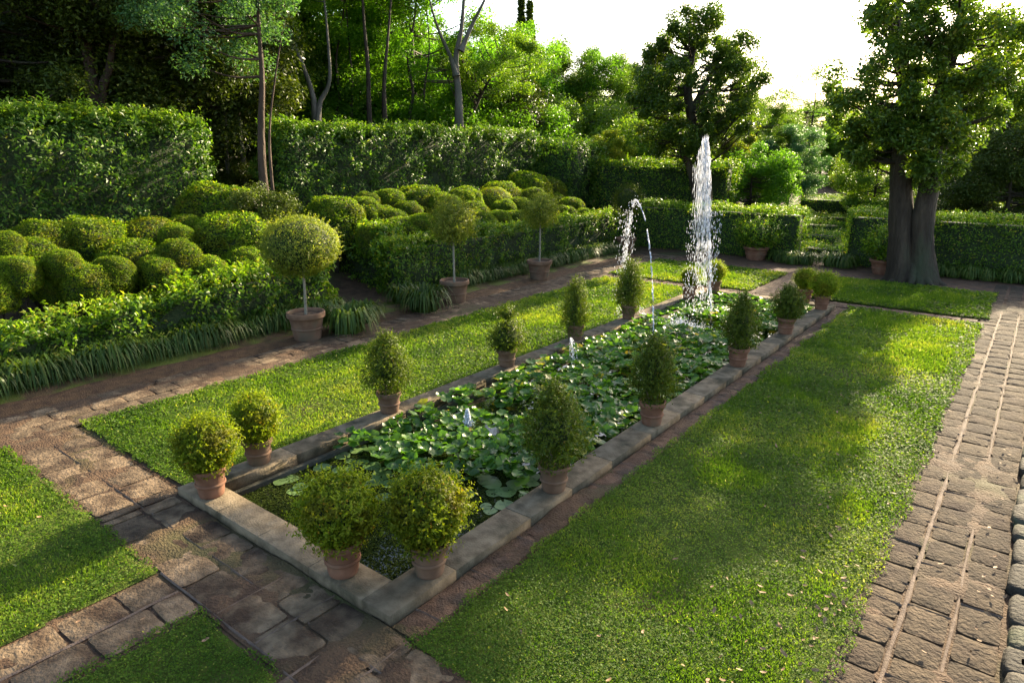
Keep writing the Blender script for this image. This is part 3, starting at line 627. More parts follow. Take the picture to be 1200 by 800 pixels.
for d in DOMES:
    x,y,hw,row,v,side=d; Xc=ROWX[row]-(.25 if v==2 else 0); p=atX(x,y,Xc)
    f=-p[0]*math.sin(YAW)+p[1]*math.cos(YAW); r=hw*f/811.*1.14; r=max(r,.30)
    base=float(gz(Xc,p[1])); top=p[2]; rz=min(r*.82,(top-base)/1.9)
    i=byrow[(row,side)].index(d)
    t=empty('box_dome',(p[0],p[1],base)); wide='broad' if r>.7 else ('small' if r<.45 else 'middling')
    tint=', yellowing' if v==4 else ''
    tag(t,f'{wide} clipped box dome{tint}, {ORD[i]} from the left in the {row} row, {side} bed','topiary','clipped box domes in the topiary beds')
    link('foliage',domeme_y if v==4 else domeme[v],t,(0,0,top-base-rz),RNG.uniform(0,6.2),(r,r,rz))
    s=(top-base-rz)/1.3; link('stem',domestem,t,(0,0,top-base-rz),0,(r*.8,r*.8,s))

# ------------------------------------------------------------------ hedges
def hedge_obj(label,x0,x1,y0,y1,h,mat,leaf,dens,seed,group=None,cat='hedge',zb=0,lump=.07,slope=None,shoots=.3,wr=.5,prof=None,name='hedge',base=None,lowskirt=0.0):
    """box hedge; h may vary along its long side through prof(t)"""
    rng=np.random.default_rng(seed); mb=MB(); lx,ly=x1-x0,y1-y0
    longY=ly>lx
    def hh(x,y):
        t=(y-y0)/ly if longY else (x-x0)/lx
        return h*(prof(t) if prof else 1.0)+0*t
    def disp(P,N,k):
        q=(n3(P,1.1/max(lump*8,.5),seed)-.5)*2*lump+(n3(P,3.7,seed+3)-.5)*lump*.9
        return P+N*(q+k)[:,None]
    area=[ly*h,ly*h,lx*h,lx*h,lx*ly]; cnt=[int(a*dens) for a in area]; cnt[4]=int(cnt[4]*1.25)
    Ps,Ns=[],[]
    for s,n in enumerate(cnt):
        u=rng.uniform(0,1,n); v=rng.uniform(0,1,n)
        if s<2: x=np.full(n,x0 if s==0 else x1); y=y0+u*ly; N=np.tile([-1. if s==0 else 1.,0,0.15],(n,1)); z=v*hh(x,y)
        elif s<4: y=np.full(n,y0 if s==2 else y1); x=x0+u*lx; N=np.tile([0,-1. if s==2 else 1.,.15],(n,1)); z=v*hh(x,y)
        else: x=x0+u*lx; y=y0+v*ly; z=hh(x,y); N=np.tile([0,0,1.],(n,1))
        P=np.c_[x,y,z]
        # round the edges
        rd=min(.14+lump*.9,lx*.45,ly*.45); c=np.c_[np.clip(x,x0+rd,x1-rd),np.clip(y,y0+rd,y1-rd),np.minimum(z,hh(x,y)-rd*.8)]
        d=P-c; l=np.linalg.norm(d,axis=1,keepdims=True); r=np.where(l>.001,np.minimum(l,rd)/np.maximum(l,.001),1); P=c+d*r
        Ps.append(P); Ns.append(unit(N*.6+unit(d)*.6))
    P=np.vstack(Ps); N=np.vstack(Ns); k=-leaf*1.6*rng.uniform(0,1,len(P))**1.2+leaf*.2
    pk=n3(P,2.6,seed+9); k=k-leaf*3.2*np.clip((.50-pk)*4,0,1)+leaf*2.0*np.clip((pk-.52)*4,0,1)
    P=disp(P,N,k)
    leafquads(mb,P,N+[0,0,.25],leaf,leaf*wr,rng,lift=.55)
    # shoots out of the top, brighter tint paints in a sunlit upper edge
    ns=int(lx*ly*dens*shoots/8)
    if ns:
        x=rng.uniform(x0+.03,x1-.03,ns); y=rng.uniform(y0+.03,y1-.03,ns); B=disp(np.c_[x,y,hh(x,y)],np.tile([0,0,1.],(ns,1)),0*x-leaf*.4)
        m_=6; t=np.linspace(0,1,m_); dd=unit(rng.normal(0,.35,(ns,3))+[0,0,1]); ln=leaf*rng.uniform(.6,2.2,ns)
        Q=(B[:,None,:]+dd[:,None,:]*(ln[:,None]*t)[...,None]).reshape(-1,3); leafquads(mb,Q,np.repeat(dd,m_,0),leaf*.9,leaf*wr*.9,rng,lift=.5,tint=rng.uniform(.7,.99,len(Q)))
    # side shoots
    ns=int(len(P)*.012*shoots/.5)
    if ns:
        jj=rng.integers(0,len(P),ns); m_=6; t=np.linspace(0,1,m_); dd=unit(N[jj]+rng.normal(0,.35,(ns,3))+[0,0,.55]); ln=leaf*rng.uniform(1.0,2.6,ns)
        Q=(P[jj][:,None,:]+dd[:,None,:]*(ln[:,None]*t)[...,None]).reshape(-1,3); leafquads(mb,Q,np.repeat(dd,m_,0),leaf*1.05,leaf*wr,rng,lift=.5,tint=rng.uniform(.4,.98,len(Q)))
    # twiggy core
    i=leaf*2.4+.04; nl=max(3,int((ly if longY else lx)/.5)); 
    tt=np.linspace(0,1,nl)
    for kk in range(nl-1):
        pass
    if longY: cs=[(x0+i,y0+i+(ly-2*i)*t) for t in tt]
    V=[]; 
    for t in tt:
        if longY:
            y=y0+i+(ly-2*i)*t; hz=hh(0,y)-i; V+=[(x0+i,y,0),(x0+i,y,hz),(x1-i,y,hz),(x1-i,y,0)]
        else:
            x=x0+i+(lx-2*i)*t; hz=hh(x,0)-i; V+=[(x,y0+i,0),(x,y0+i,hz),(x,y1-i,hz),(x,y1-i,0)]
    Fc=[]
    for k2 in range(nl-1):
        for j in range(3): Fc.append((k2*4+j,(k2+1)*4+j,(k2+1)*4+j+1,k2*4+j+1))
    Fc+=[(0,1,2,3),((nl-1)*4+3,(nl-1)*4+2,(nl-1)*4+1,(nl-1)*4)]
    mb.add(V,Fc,.5,1)
    o=link(name,mb.mesh(name,[mat,M['core']]),None,(0,0,zb)); tag(o,label,cat,group); return o
HG='low clipped hedges along the left path'
hedge_obj('low glossy hedge along the left path, nearer of the two beds',-12.15,-11.3,-.5,8.6,1.04,M['hedge'],.088,520,401,HG,lump=.10,shoots=.9,prof=lambda t:.70+.40*np.clip((t-.25)/.6,0,1))
hedge_obj('low glossy hedge along the left path beyond the side path, under the standard trees',-12.35,-11.5,10.35,21.6,1.28,M['hedge'],.088,430,402,HG,lump=.12,shoots=1.1)
hedge_obj('short low hedge turning back from the side path',-15.6,-12.4,10.6,11.5,1.55,M['hedge'],.088,430,403,HG,lump=.12,shoots=1.1)
TG='tall dark hedges behind the topiary beds'
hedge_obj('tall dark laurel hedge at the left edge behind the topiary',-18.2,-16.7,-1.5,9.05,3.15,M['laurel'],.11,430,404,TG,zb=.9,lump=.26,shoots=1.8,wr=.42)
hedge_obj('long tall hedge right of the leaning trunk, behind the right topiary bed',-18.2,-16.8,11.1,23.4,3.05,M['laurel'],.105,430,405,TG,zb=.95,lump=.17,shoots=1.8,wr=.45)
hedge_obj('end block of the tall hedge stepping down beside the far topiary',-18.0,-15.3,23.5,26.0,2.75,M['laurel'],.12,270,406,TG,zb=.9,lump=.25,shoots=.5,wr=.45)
hedge_obj('sunlit mid-height hedge behind the water arc',-15.6,-9.4,25.2,26.3,2.95,M['hedge'],.09,330,407,None,lump=.12,shoots=.8)
FG='clipped hedges across the far end'
hedge_obj('far clipped hedge left of the central opening, behind the fountain',-12.2,-5.75,21.9,22.9,1.55,M['hedge'],.065,560,408,FG,lump=.06,shoots=.8)
hedge_obj('far clipped hedge right of the central opening, behind the double trunk',-4.62,5.0,21.9,22.9,1.60,M['hedge'],.065,520,409,FG,lump=.06,shoots=.8)
PG='low parterre hedges beyond the opening'
PP=[(-6.3,-4.6,23.6,24.6,.34,'left front'),(-5.0,-2.6,25.2,26.3,.40,'right front'),(-7.6,-5.7,26.6,27.9,.42,'left second'),(-5.6,-2.9,28.6,29.9,.40,'right second'),(-8.8,-6.4,30.2,31.5,.45,'left third'),(-6.0,-2.4,32.2,33.4,.42,'right third'),(-10,-6.2,33.0,33.6,.6,'left fourth'),(-6,1.0,36.0,36.2,.7,'right fourth'),(-11,3.0,40,41,.9,'rearmost')]
for i,(a,b_,c_,d_,h,nm) in enumerate(PP):
    hedge_obj(f'low clipped parterre hedge, {nm} row beyond the opening',a,b_,c_,d_,h,M['hedge'],.06,420,420+i,PG,lump=.06,shoots=.6)
hedge_obj('dark clipped hedge far behind at the right, past the parterre',-3.5,6,44,45.5,1.6,M['hedge'],.08,200,440,None,lump=.06)
hedge_obj('low hedge stripe behind the right far hedge',-3.0,6,37.5,38.2,.9,M['hedge'],.08,250,441,PG,lump=.04)

# ------------------------------------------------------------------ strap-leaf clumps
def clump(seed,n,R,hh):
    rng=np.random.default_rng(seed); a=rng.uniform(0,2*PI,n); L=rng.uniform(.6,1.15,n)*R; h=rng.uniform(.6,1.1,n)*hh; b0=rng.uniform(0,1,n)**.5*R*.62
    wd=rng.uniform(.006,.011,n); t=np.array([0,.3,.6,.85,1.0]); tz=np.array([0,.80,1.0,.66,.08])
    lean=rng.uniform(.25,1,n)
    r=b0[:,None]+L[:,None]*lean[:,None]*t**1.2; z=h[:,None]*(tz*lean[:,None]+t*(1-lean[:,None])*1.1)
    c=np.stack([np.cos(a)[:,None]*r,np.sin(a)[:,None]*r,z],-1); s=np.stack([-np.sin(a),np.cos(a),0*a],-1)[:,None,:]*(wd[:,None]*np.array([.8,1,1,.7,.15]))[...,None]
    V=np.concatenate([c-s,c+s],1).reshape(-1,3); base=np.arange(n)[:,None]*10
    Fc=np.concatenate([np.stack([base[:,0]+k,base[:,0]+k+1,base[:,0]+k+6,base[:,0]+k+5],-1) for k in range(4)])
    mb=MB(); mb.add(V,Fc,np.tile(rng.uniform(0,1,n),4)); return mb.mesh('strap_leaf_clump',M['strap'])
cl=[clump(s,420,.27,.30) for s in range(4)]
rng=np.random.default_rng(31)
def row(pts,label,group,sc=1.0):
    for (x,y) in pts:
        o=link('strap_leaf_clump',cl[int(rng.integers(4))],None,(x+rng.uniform(-.05,.05),y+rng.uniform(-.04,.04),0.01),rng.uniform(0,6.2),sc*rng.uniform(.85,1.15)); tag(o,label,'grass clump',group)
row([(-11.2,y) for y in np.arange(.6,8.2,.26)],'arching dark strap-leaved clump edging the foot of the nearer left hedge','clumps edging the nearer left hedge',1.4)
row([(-11.3,y) for y in np.arange(11.9,21.2,.33)],'arching strap-leaved clump edging the foot of the left hedge beyond the side path','clumps edging the farther left hedge',1.25)
for cli,(px,l) in enumerate([((414,390),'large strap-leaved clump left of the side path, beside the largest standard tree'),((432,378),'strap-leaved clump at the left corner of the side path'),((478,356),'strap-leaved clump at the right corner of the side path'),((503,365),'large strap-leaved clump right of the side path beside a big pot')]):
    g=ground(*px); o=link('strap_leaf_clump',cl[int(rng.integers(4))],None,(g[0]-.15,g[1],.01),rng.uniform(0,6),[1.75,1.3,1.4,1.8][cli]); tag(o,l,'grass clump')
for i,(x,y) in enumerate([(-6.15,21.35),(-5.75,21.2),(-5.4,21.4)]):
    o=link('strap_leaf_clump',cl[i],None,(x,y,.01),i,1.2); tag(o,'silvery strap-leaved clump at the foot of the left far hedge by the opening','grass clump','clumps left of the opening')
for i,(x,y) in enumerate([(-4.7,21.5),(-4.35,21.4)]):
    o=link('strap_leaf_clump',cl[i+1],None,(x,y,.01),i,1.3); tag(o,'dark strap-leaved clump at the foot of the right far hedge by the opening','grass clump','clumps right of the opening')
row([(x,21.62) for x in np.arange(-2.0,3,.4)],'dark strap-leaved clump edging the foot of the right far hedge','clumps edging the right far hedge',1.1)

# ------------------------------------------------------------------ trees
def tree_mesh(seed,h,cb,cr,ncl,nleaf,leaf,mat,bark,tr=.16,stems_=None,lim=1.0,flat=.75,clr=.5,gap=0.,off=(0,0),cz=None,droop_=.15,wr=.5):
    """h height, cb crown bottom, cr crown radius"""
    rng=np.random.default_rng(seed)
    tb=MB(); mids=[]
    if stems_ is None:
        k=5; pts=[np.array([0,0,-.1])]; 
        for i in range(1,k+1): pts.append(np.array([rng.normal(0,.10)*i**.8*h*.03,rng.normal(0,.10)*i**.8*h*.03,h*.88*i/k]))
        stems_=[(pts,tr)]
    for pts,r in stems_:
        P=spline(pts,6); t=np.linspace(0,1,len(P)); rad=r*(1-.80*t)*(1+.45*np.exp(-t*len(pts)*3.0)); tube(tb,P,np.maximum(rad,.02),18 if r>.2 else 9,rough=.10 if r>.2 else .07,seed=seed); mids.append((P,rad))
    allP=np.vstack([m[0] for m in mids]); allR=np.concatenate([m[1] for m in mids])
    C=[]; zc=(cb+h)/2; rz=(h-cb)/2
    cx,cy=allP[allP[:,2]>cb][:,:2].mean(0) if (allP[:,2]>cb).any() else (0,0)
    cx+=off[0]; cy+=off[1]
    while len(C)<ncl:
        d=rng.normal(size=3); d/=np.linalg.norm(d); q=rng.uniform(.35,1)**.6
        p=np.array([cx+d[0]*cr*q,cy+d[1]*cr*q,zc+d[2]*rz*q])
        if gap and vnoise(p[0]*.9+seed,p[2]*.9+p[1]*.5,seed)<gap: continue
        C.append(p)
    C=np.array(C); mb=MB()
    for i,c in enumerate(C):
        cand=np.where((allP[:,2]<c[2]-.1)&(allP[:,2]>min(cb*.7,c[2]-.2)))[0]
        if len(cand)==0: cand=np.arange(len(allP))
        j=cand[np.argmin(np.linalg.norm((allP[cand]-c)*[1,1,.6],axis=1))]; a=allP[j]; mid=a*.5+c*.5+np.array([0,0,-.08*np.linalg.norm(c-a)])+rng.normal(0,.06,3)
        P=spline([a,mid,c],4); tube(tb,P,np.linspace(min(.05,allR[j]*.55)*lim,.010,len(P)),5)
        n=int(nleaf*3.0*rng.uniform(.6,1.4)); g=rng.normal(size=(n,3)); g=g/np.linalg.norm(g,axis=1,keepdims=True)*(rng.uniform(0,1,(n,1))**.45)
        s=clr*rng.uniform(.6,1.25); Pn=c+g*[s,s,s*flat]; leafquads(mb,Pn,g*.5+[0,0,.7]+rng.normal(0,.5,(n,3)),leaf*.72,leaf*.72*wr,rng,lift=.25,droop=droop_,tint=np.clip(rng.uniform(0,1,n)*.8+rng.uniform(0,.2),0,1))
    return tb.mesh('trunk',bark,True), mb.mesh('crown',mat)
def plant(name,x,y,meshes,label,cat='tree',group=None,rz=0,sc=1.0,z=None):
    t=empty(name,(x,y,float(gz(x,y)) if z is None else z),rz); tag(t,label,cat,group)
    a=link('trunk',meshes[0],t,sc=sc); b_=link('crown',meshes[1],t,sc=sc); return t

# the double-trunked tree at the right
bx_,by_,_=ground(1070,331)
def rel(p): return np.array([p[0]-bx_,p[1]-by_,p[2]])
Yt=by_
L1=[rel((bx_-.22,by_,-.1)),rel(atY(1056,270,Yt)),rel(atY(1056,190,Yt)),rel(atY(1062,110,Yt)),rel(atY(1050,40,Yt+.3)),rel(atY(1060,-40,Yt+.5))]
L2=[rel((bx_+.22,by_+.05,-.1)),rel(atY(1080,270,Yt)),rel(atY(1092,200,Yt)),rel(atY(1100,120,Yt)),rel(atY(1120,50,Yt)),rel(atY(1135,-30,Yt+.2))]
m_=tree_mesh(501,9.0,2.4,2.2,185,130,.15,M['tree_big'],M['bark'],stems_=[(L1,.35),(L2,.32)],clr=.36,gap=.42,flat=.95)
t=plant('broadleaf_tree',bx_,by_,m_,'big double-trunked tree on the right far lawn in front of the clipped hedge',z=0)
mb=MB()   # root flare
for a in np.linspace(0,6.28,9)[:-1]:
    tube(mb,spline([(math.cos(a)*.12,math.sin(a)*.1,.5),(math.cos(a)*.42,math.sin(a)*.34,.16),(math.cos(a)*.75,math.sin(a)*.62,-.03)],5),np.linspace(.17,.05,11),8,rough=.1)
link('root',mb.mesh('root',M['bark'],True),t)
# tree behind the fountain
p=atD(826,240,24.6); tx,ty=p[0],p[1]
def rel2(q): return np.array([q[0]-tx,q[1]-ty,q[2]])
A=[rel2((tx,ty,-.1)),rel2(atD(826,215,24.6)),rel2(atD(815,160,24.6)),rel2(atD(806,110,24.6)),rel2(atD(812,60,24.8)),rel2(atD(830,25,24.8))]
B=[rel2(atD(818,230,24.6)),rel2(atD(806,190,24.5)),rel2(atD(786,150,24.3)),rel2(atD(770,110,24.2))]
C_=[rel2(atD(812,130,24.6)),rel2(atD(826,100,24.9)),rel2(atD(850,60,25)),rel2(atD(870,50,25))]
m_=tree_mesh(502,8.1,2.9,2.4,200,120,.15,M['tree_big'],M['bark'],stems_=[(A,.27),(B,.17),(C_,.13)],clr=.32,gap=.38,flat=.95)
plant('broadleaf_tree',tx,ty,m_,'dark forked tree directly behind the tall fountain plume',z=0)

# trees rising behind the tall hedges, surveyed trunks
def surveyed(D,stems_px,seed,h,cb,cr,ncl,nl,leaf,mat,bark,label,name='broadleaf_tree',**kw):
    x0,y0=stems_px[0][0][0]; p=atD(x0,y0,D); bx,by=p[0],p[1]; zb=float(gz(bx,by)); st=[]
    for pts,r in stems_px:
        q=[np.array([atD(x,y,D+dd)[0]-bx,atD(x,y,D+dd)[1]-by,atD(x,y,D+dd)[2]-zb]) for (x,y),dd in zip(pts,np.linspace(0,.4,len(pts)))]
        if pts is stems_px[0][0] or abs(pts[0][0]-x0)>6: q=[np.array([q[0][0],q[0][1],-.1])]+q
        st.append((q,r))
    mm=tree_mesh(seed,h,cb,cr,ncl,nl,leaf,mat,bark,stems_=st,**kw)
    plant(name,bx,by,mm,label)
surveyed(18.0,[([(113,128),(106,80),(96,20),(85,-40)],.24),([(120,128),(128,80),(138,20),(150,-30)],.15)],510,9.5,4.9,3.4,80,200,.13,M['tree_dark'],M['bark_red'],'dark tree with two reddish trunks behind the left tall hedge',clr=.7)
surveyed(16.6,[([(308,205),(306,150),(307,90),(303,30),(300,-40)],.12),([(318,205),(316,150),(322,95),(330,40)],.045)],511,9.2,4.3,2.1,55,110,.13,M['tree_blue'],M['bark_red'],'blue-green tree with a reddish trunk in the gap between the tall hedges',clr=.5,off=(-.9,-.8))
surveyed(24.5,[([(369,142),(366,110),(352,70),(332,20),(322,-30)],.13),([(372,142),(375,120),(386,95),(384,45),(378,-20)],.11)],512,12.5,7.2,3.0,70,200,.14,M['tree_bright'],M['bark_pale'],'bright green tree with a slender V-shaped double trunk',clr=.6)
surveyed(25.5,[([(433,142),(431,80),(426,20),(423,-40)],.12),([(451,142),(450,100),(454,50),(461,-30)],.12)],513,12.5,7.6,3.0,60,200,.14,M['tree_bright'],M['bark'],'bright green tree with two parallel slim trunks left of the pale fork',clr=.6)
surveyed(27.5,[([(538,150),(537,110),(534,70),(541,30),(546,-40)],.21),([(535,90),(527,65),(512,30),(498,-20)],.11),([(540,60),(552,32),(570,-5),(580,-40)],.10)],514,13,9.0,3.0,34,170,.14,M['tree_mid'],M['bark_pale'],'pale-barked forked tree standing above the middle of the tall hedge',clr=.6)

surveyed(21.0,[([(265,175),(264,140),(262,100),(255,60),(240,10),(232,-30)],.07),([(284,178),(281,150),(279,120),(284,80),(278,30),(272,-20)],.08)],515,9,5.3,2.4,50,150,.13,M['tree_mid'],M['bark_pale'],'thin twisted trees left of the reddish trunk, in the gap between the hedges',clr=.55)
surveyed(29.0,[([(547,150),(556,128),(570,100),(590,70)],.13)],516,8,4.2,2.2,45,150,.13,M['tree_mid'],M['bark'],'leaning dark-trunked tree right of the pale fork',clr=.5)
surveyed(28.0,[([(395,142),(398,110),(394,70),(402,20),(405,-30)],.08),([(412,142),(413,100),(409,50),(405,0)],.07)],517,12,7.6,2.5,40,150,.13,M['tree_bright'],M['bark'],'two very thin stems between the V-shaped trunks and the parallel trunks',clr=.55)
surveyed(28.5,[([(480,145),(484,110),(478,70),(486,20),(490,-30)],.09),([(500,148),(497,110),(503,60),(500,10)],.07)],518,12,7.6,2.6,40,150,.13,M['tree_bright'],M['bark'],'thin-stemmed tree just left of the pale forked tree',clr=.55)
# generic kinds, copied
K={}
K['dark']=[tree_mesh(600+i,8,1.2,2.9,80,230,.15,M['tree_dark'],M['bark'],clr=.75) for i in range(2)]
K['mid']=[tree_mesh(610+i,8,1.6,2.7,85,230,.15,M['tree_mid'],M['bark'],clr=.62,gap=.2) for i in range(3)]
K['bright']=[tree_mesh(620+i,8,1.8,2.7,80,220,.15,M['tree_bright'],M['bark_pale'],clr=.65,gap=.2) for i in range(2)]
K['blue']=[tree_mesh(630,8,1.5,2.6,75,220,.15,M['tree_blue'],M['bark'],clr=.6)]
K['yellow']=[tree_mesh(640,5,.5,1.6,60,210,.13,M['tree_yellow'],M['bark'],clr=.42)]
K['bush']=[tree_mesh(650,3.4,.25,1.7,60,240,.12,M['tree_mid'],M['bark'],clr=.5,tr=.08)]
K['bushlime']=[tree_mesh(652,3.4,.2,1.8,60,200,.12,M['tree_bright'],M['bark'],clr=.5,tr=.08)]
K['bushdark']=[tree_mesh(651,3.4,.25,1.7,60,240,.12,M['tree_dark'],M['bark'],clr=.55,tr=.08)]
K['wispy']=[tree_mesh(660,8,3.2,2.0,40,70,.11,M['tree_mid'],M['bark'],clr=.55,gap=.35,tr=.10)]
BASEH={'dark':8,'mid':8,'bright':8,'blue':8,'yellow':5,'bush':3.4,'bushlime':3.4,'bushdark':3.4,'wispy':8}
TREES=[ # px column, distance, px of the crown top, kind, variant, label
 (-70,17.5,-160,'dark',0,'dark evergreen tree cut by the left edge'),(25,20,-150,'dark',1,'dark evergreen tree left of the reddish twin trunks'),
 (170,21,-140,'dark',0,'dark evergreen tree right of the reddish twin trunks'),(75,25,-100,'dark',1,'dark evergreen tree farther behind the reddish twin trunks'),
 (178,25,-120,'dark',1,'dark tree behind the end of the left tall hedge'),(-20,24,-120,'dark',0,'dark tree in the back of the top left corner'),(130,29,-60,'dark',0,'dark tree deep behind the left tall hedge'),
 (222,27,90,'bush',0,'olive shrub behind the right end of the left tall hedge'),(265,27,-40,'mid',0,'mid green tree behind the gap between the tall hedges'),(258,30,105,'bushlime',0,'light shrub behind the gap in the tall hedges'),
 (290,21,188,'bushdark',0,'dark bush low in the gap between the tall hedges'),(303,15.9,222,'bushdark',0,'dark low bush at the foot of the reddish leaning trunk'),(292,33,-30,'blue',0,'blue-green tree deep behind the gap'),
 (345,30,-70,'bright',0,'bright green tree left of the V-shaped trunks'),(402,31,-60,'bright',1,'bright green tree between the V trunks and the parallel trunks'),(355,38,10,'mid',1,'mid green tree deep behind the V-shaped trunks'),
 (478,31,-50,'bright',0,'bright green tree between the parallel trunks and pale fork'),(440,38,0,'mid',2,'mid green tree deep behind the parallel trunks'),(500,38,20,'mid',0,'shadowed tree left behind the pale fork'),
 (395,33,95,'bush',0,'dark bush at the foot of the V-shaped trunks'),(490,34,95,'bush',0,'dark bush between parallel trunks and pale fork'),
 (560,36,55,'mid',0,'rounded green tree right behind the pale fork'),(605,40,28,'bright',1,'tall rounded green tree below the cypress tips'),(585,33,95,'bushdark',0,'dark bush right of the pale fork'),
 (650,42,40,'mid',1,'rounded tree right of the cypress tips'),(690,41,48,'bright',0,'bright rounded tree in the middle skyline'),(728,43,56,'mid',2,'rounded tree left of the forked fountain tree'),
 (635,35,112,'bush',0,'low bush above the right part of the tall hedge'),(680,36,112,'bush',0,'low bush above the end of the tall hedge'),
 (715,31,150,'yellow',0,'yellowish shrub above the end block of the tall hedge'),(755,38,75,'mid',0,'dark green tree left behind the fountain tree'),(750,33,130,'bush',0,'bush beside the mid-height hedge'),
 (858,31,140,'yellow',0,'yellowing small tree right of the fountain plume'),(780,33,150,'yellow',0,'yellowing shrub left of the fountain tree trunk'),
 (895,38,105,'mid',1,'green tree right of the fountain tree'),(934,32,135,'blue',0,'drooping tree with a dark trunk behind the left far hedge'),(905,33,150,'mid',2,'leafy tree between fountain tree and drooping tree'),
 (985,60,140,'mid',0,'green tree above the parterre opening'),(1015,36,165,'yellow',0,'sunlit low tree left of the double trunk'),(1040,62,125,'blue',0,'distant tree just left of the double trunk'),
 (962,44,60,'wispy',0,'thin wispy tree showing against the white sky'),
 (1125,46,130,'mid',1,'distant tree right of the double trunk'),(1172,44,125,'dark',0,'distant dark tree near the right edge'),(1085,56,125,'dark',1,'distant dark tree behind the double trunk'),
 (1198,27,150,'bushdark',0,'dark magnolia-like bush at the right edge above the hedge'),(1215,33,70,'mid',2,'tall tree cut by the right edge'),(1015,70,120,'dark',0,'dark tree in the far distance over the parterre'),
 (972,62,112,'mid',0,'broad tree filling the skyline right of the drooping tree'),(1003,62,128,'mid',1,'tree above the parterre opening, left of the sunlit low tree'),(945,58,122,'bright',0,'light green tree between the drooping tree and the opening'),(892,34,112,'mid',2,'tree close right of the fountain tree crown'),(992,58,172,'bush',0,'bush low above the opening in the far hedge'),(1033,30,172,'bush',0,'sunlit green bush left of the double trunk'),(885,29,170,'bushlime',0,'lime green bush right of the plume above the far hedge'),(1150,31,168,'bushdark',0,'dark bush right of the double trunk above the far hedge'),(338,27,105,'bushlime',0,'lime green bush left of the V-shaped trunks'),(398,30,100,'bushlime',0,'lime green bush right of the V-shaped trunks'),(470,30,95,'bushlime',0,'lime green bush right of the parallel trunks'),(515,31,92,'bushlime',0,'lime green bush left of the pale fork'),(590,32,100,'bushlime',0,'lime green bush right of the leaning dark trunk'),(430,34,60,'bushlime',0,'taller lime green bush behind the parallel trunks'),(1200,30,-5,'mid',0,'tall tree rising at the right edge beyond the double trunk'),(1170,62,95,'mid',2,'far tree at the right, behind the tall edge tree'),(870,46,112,'mid',2,'distant tree filling in right of the fountain plume'),(925,50,128,'dark',0,'distant dark tree behind the drooping tree'),(960,60,150,'mid',0,'distant tree just right of the drooping tree'),
 (1000,66,138,'mid',1,'distant tree above the left of the parterre opening'),(1060,58,150,'mid',2,'tree seen between the two trunks'),(1100,38,160,'bush',0,'bush seen just right of the double trunk'),(1140,40,118,'bright',0,'bright tree right of the double trunk'),
 (1190,50,100,'mid',1,'distant tree above the magnolia-like bush'),(1240,45,90,'dark',1,'dark tree beyond the right edge'),(820,50,110,'mid',0,'distant tree behind the fork of the fountain tree'),(775,48,105,'dark',1,'distant dark tree left of the fountain tree')]
for i,(px,D,yt,k,v,lab) in enumerate(TREES):
    p=atD(px,yt,D); zb=float(gz(p[0],p[1])) if p[0]<-12 and p[1]<40 else 0.0
    sc=(p[2]-zb)/BASEH[k]
    nm={'dark':'evergreen_tree','yellow':'small_tree','bush':'bush','bushlime':'bush','bushdark':'bush'}.get(k,'broadleaf_tree')
    plant(nm,p[0],p[1],K[k][v],lab,cat='bush' if 'bush' in k else 'tree',group='trees and bushes beyond the hedges',rz=(i*1.7)%6.28,sc=sc,z=zb)
# woodland row far behind
for i,px in enumerate(range(-60,760,58)):
    D=52+(i*7)%9; yt=[70,40,60,35,80][i%5] if px<520 else [95,80,105][i%3]; p=atD(px,yt,D)
    plant('evergreen_tree',p[0],p[1],K['dark' if i<3 else ('bright' if i%3==0 else 'mid')][i%2],f'tree in the far woodland row, {(ORD+["fifteenth","sixteenth"])[i]} from the left','tree','far woodland row',rz=i*1.3,sc=p[2]/8,z=0)
# cypresses
mb=MB(); rng=np.random.default_rng(77); n=9000; z=rng.uniform(0,1,n); r=.9*np.sin(np.clip(z*1.05+.05,0,1)*PI)**.55*(1-z*.55)*(.75+.25*rng.uniform(0,1,n)); a=rng.uniform(0,6.3,n)
P=np.c_[r*np.cos(a),r*np.sin(a),z*12+.4]; leafquads(mb,P,np.c_[np.cos(a),np.sin(a),.6+0*a],.28,.12,rng,lift=1.2)
cyc=mb.mesh('crown',M['tree_dark']); mb=MB(); tube(mb,[(0,0,-.1),(0,0,6),(0,0,11.5)],[.22,.14,.04],8); cyt=mb.mesh('trunk',M['bark'],True)
for px,yt,lab in ((611,0,'left tip of the twin cypresses against the white sky'),(621,4,'right tip of the twin cypresses against the white sky')):
    p=atD(px,yt,58); plant('cypress_tree',p[0],p[1],(cyt,cyc),'dark cypress, '+lab,'tree','twin cypresses',sc=p[2]/12.4,z=0)

# ------------------------------------------------------------------ water jets
def drops(mb,P,V,L,W,rng):
    n=len(P); d=unit(V); a=unit(np.cross(d,rng.normal(size=(n,3)))); b_=np.cross(d,a); L=(L*rng.uniform(.5,1.4,n))[:,None]; W=(W*rng.uniform(.5,1.4,n))[:,None]
    X=np.stack([P-d*L/2,P+a*W,P+b_*W,P-a*W,P-b_*W,P+d*L/2],1).reshape(-1,3)
    f=np.array([(0,2,1),(0,3,2),(0,4,3),(0,1,4),(5,1,2),(5,2,3),(5,3,4),(5,4,1)]); Fc=(np.arange(n)[:,None,None]*6+f[None]).reshape(-1,3)
    mb.add(X,Fc)
def jet_stream(mb,p0,p1,apex,n,spread,L,W,rng,t0=0,t1=1):
    """ballistic arc from p0 to p1 peaking at height apex"""
    t=rng.uniform(t0,t1,n); p0=np.array(p0,float); p1=np.array(p1,float)
    P=p0+(p1-p0)*t[:,None]; P[:,2]+=(apex-(p0[2]+p1[2])/2)*4*t*(1-t)
    Vv=np.tile(p1-p0,(n,1)).astype(float); Vv[:,2]+=(apex-p0[2])*4*(1-2*t)
    P+=rng.normal(0,1,(n,3))*(spread*(.25+t))[:,None]
    drops(mb,P,Vv,L,W,rng)
rng=np.random.default_rng(91)
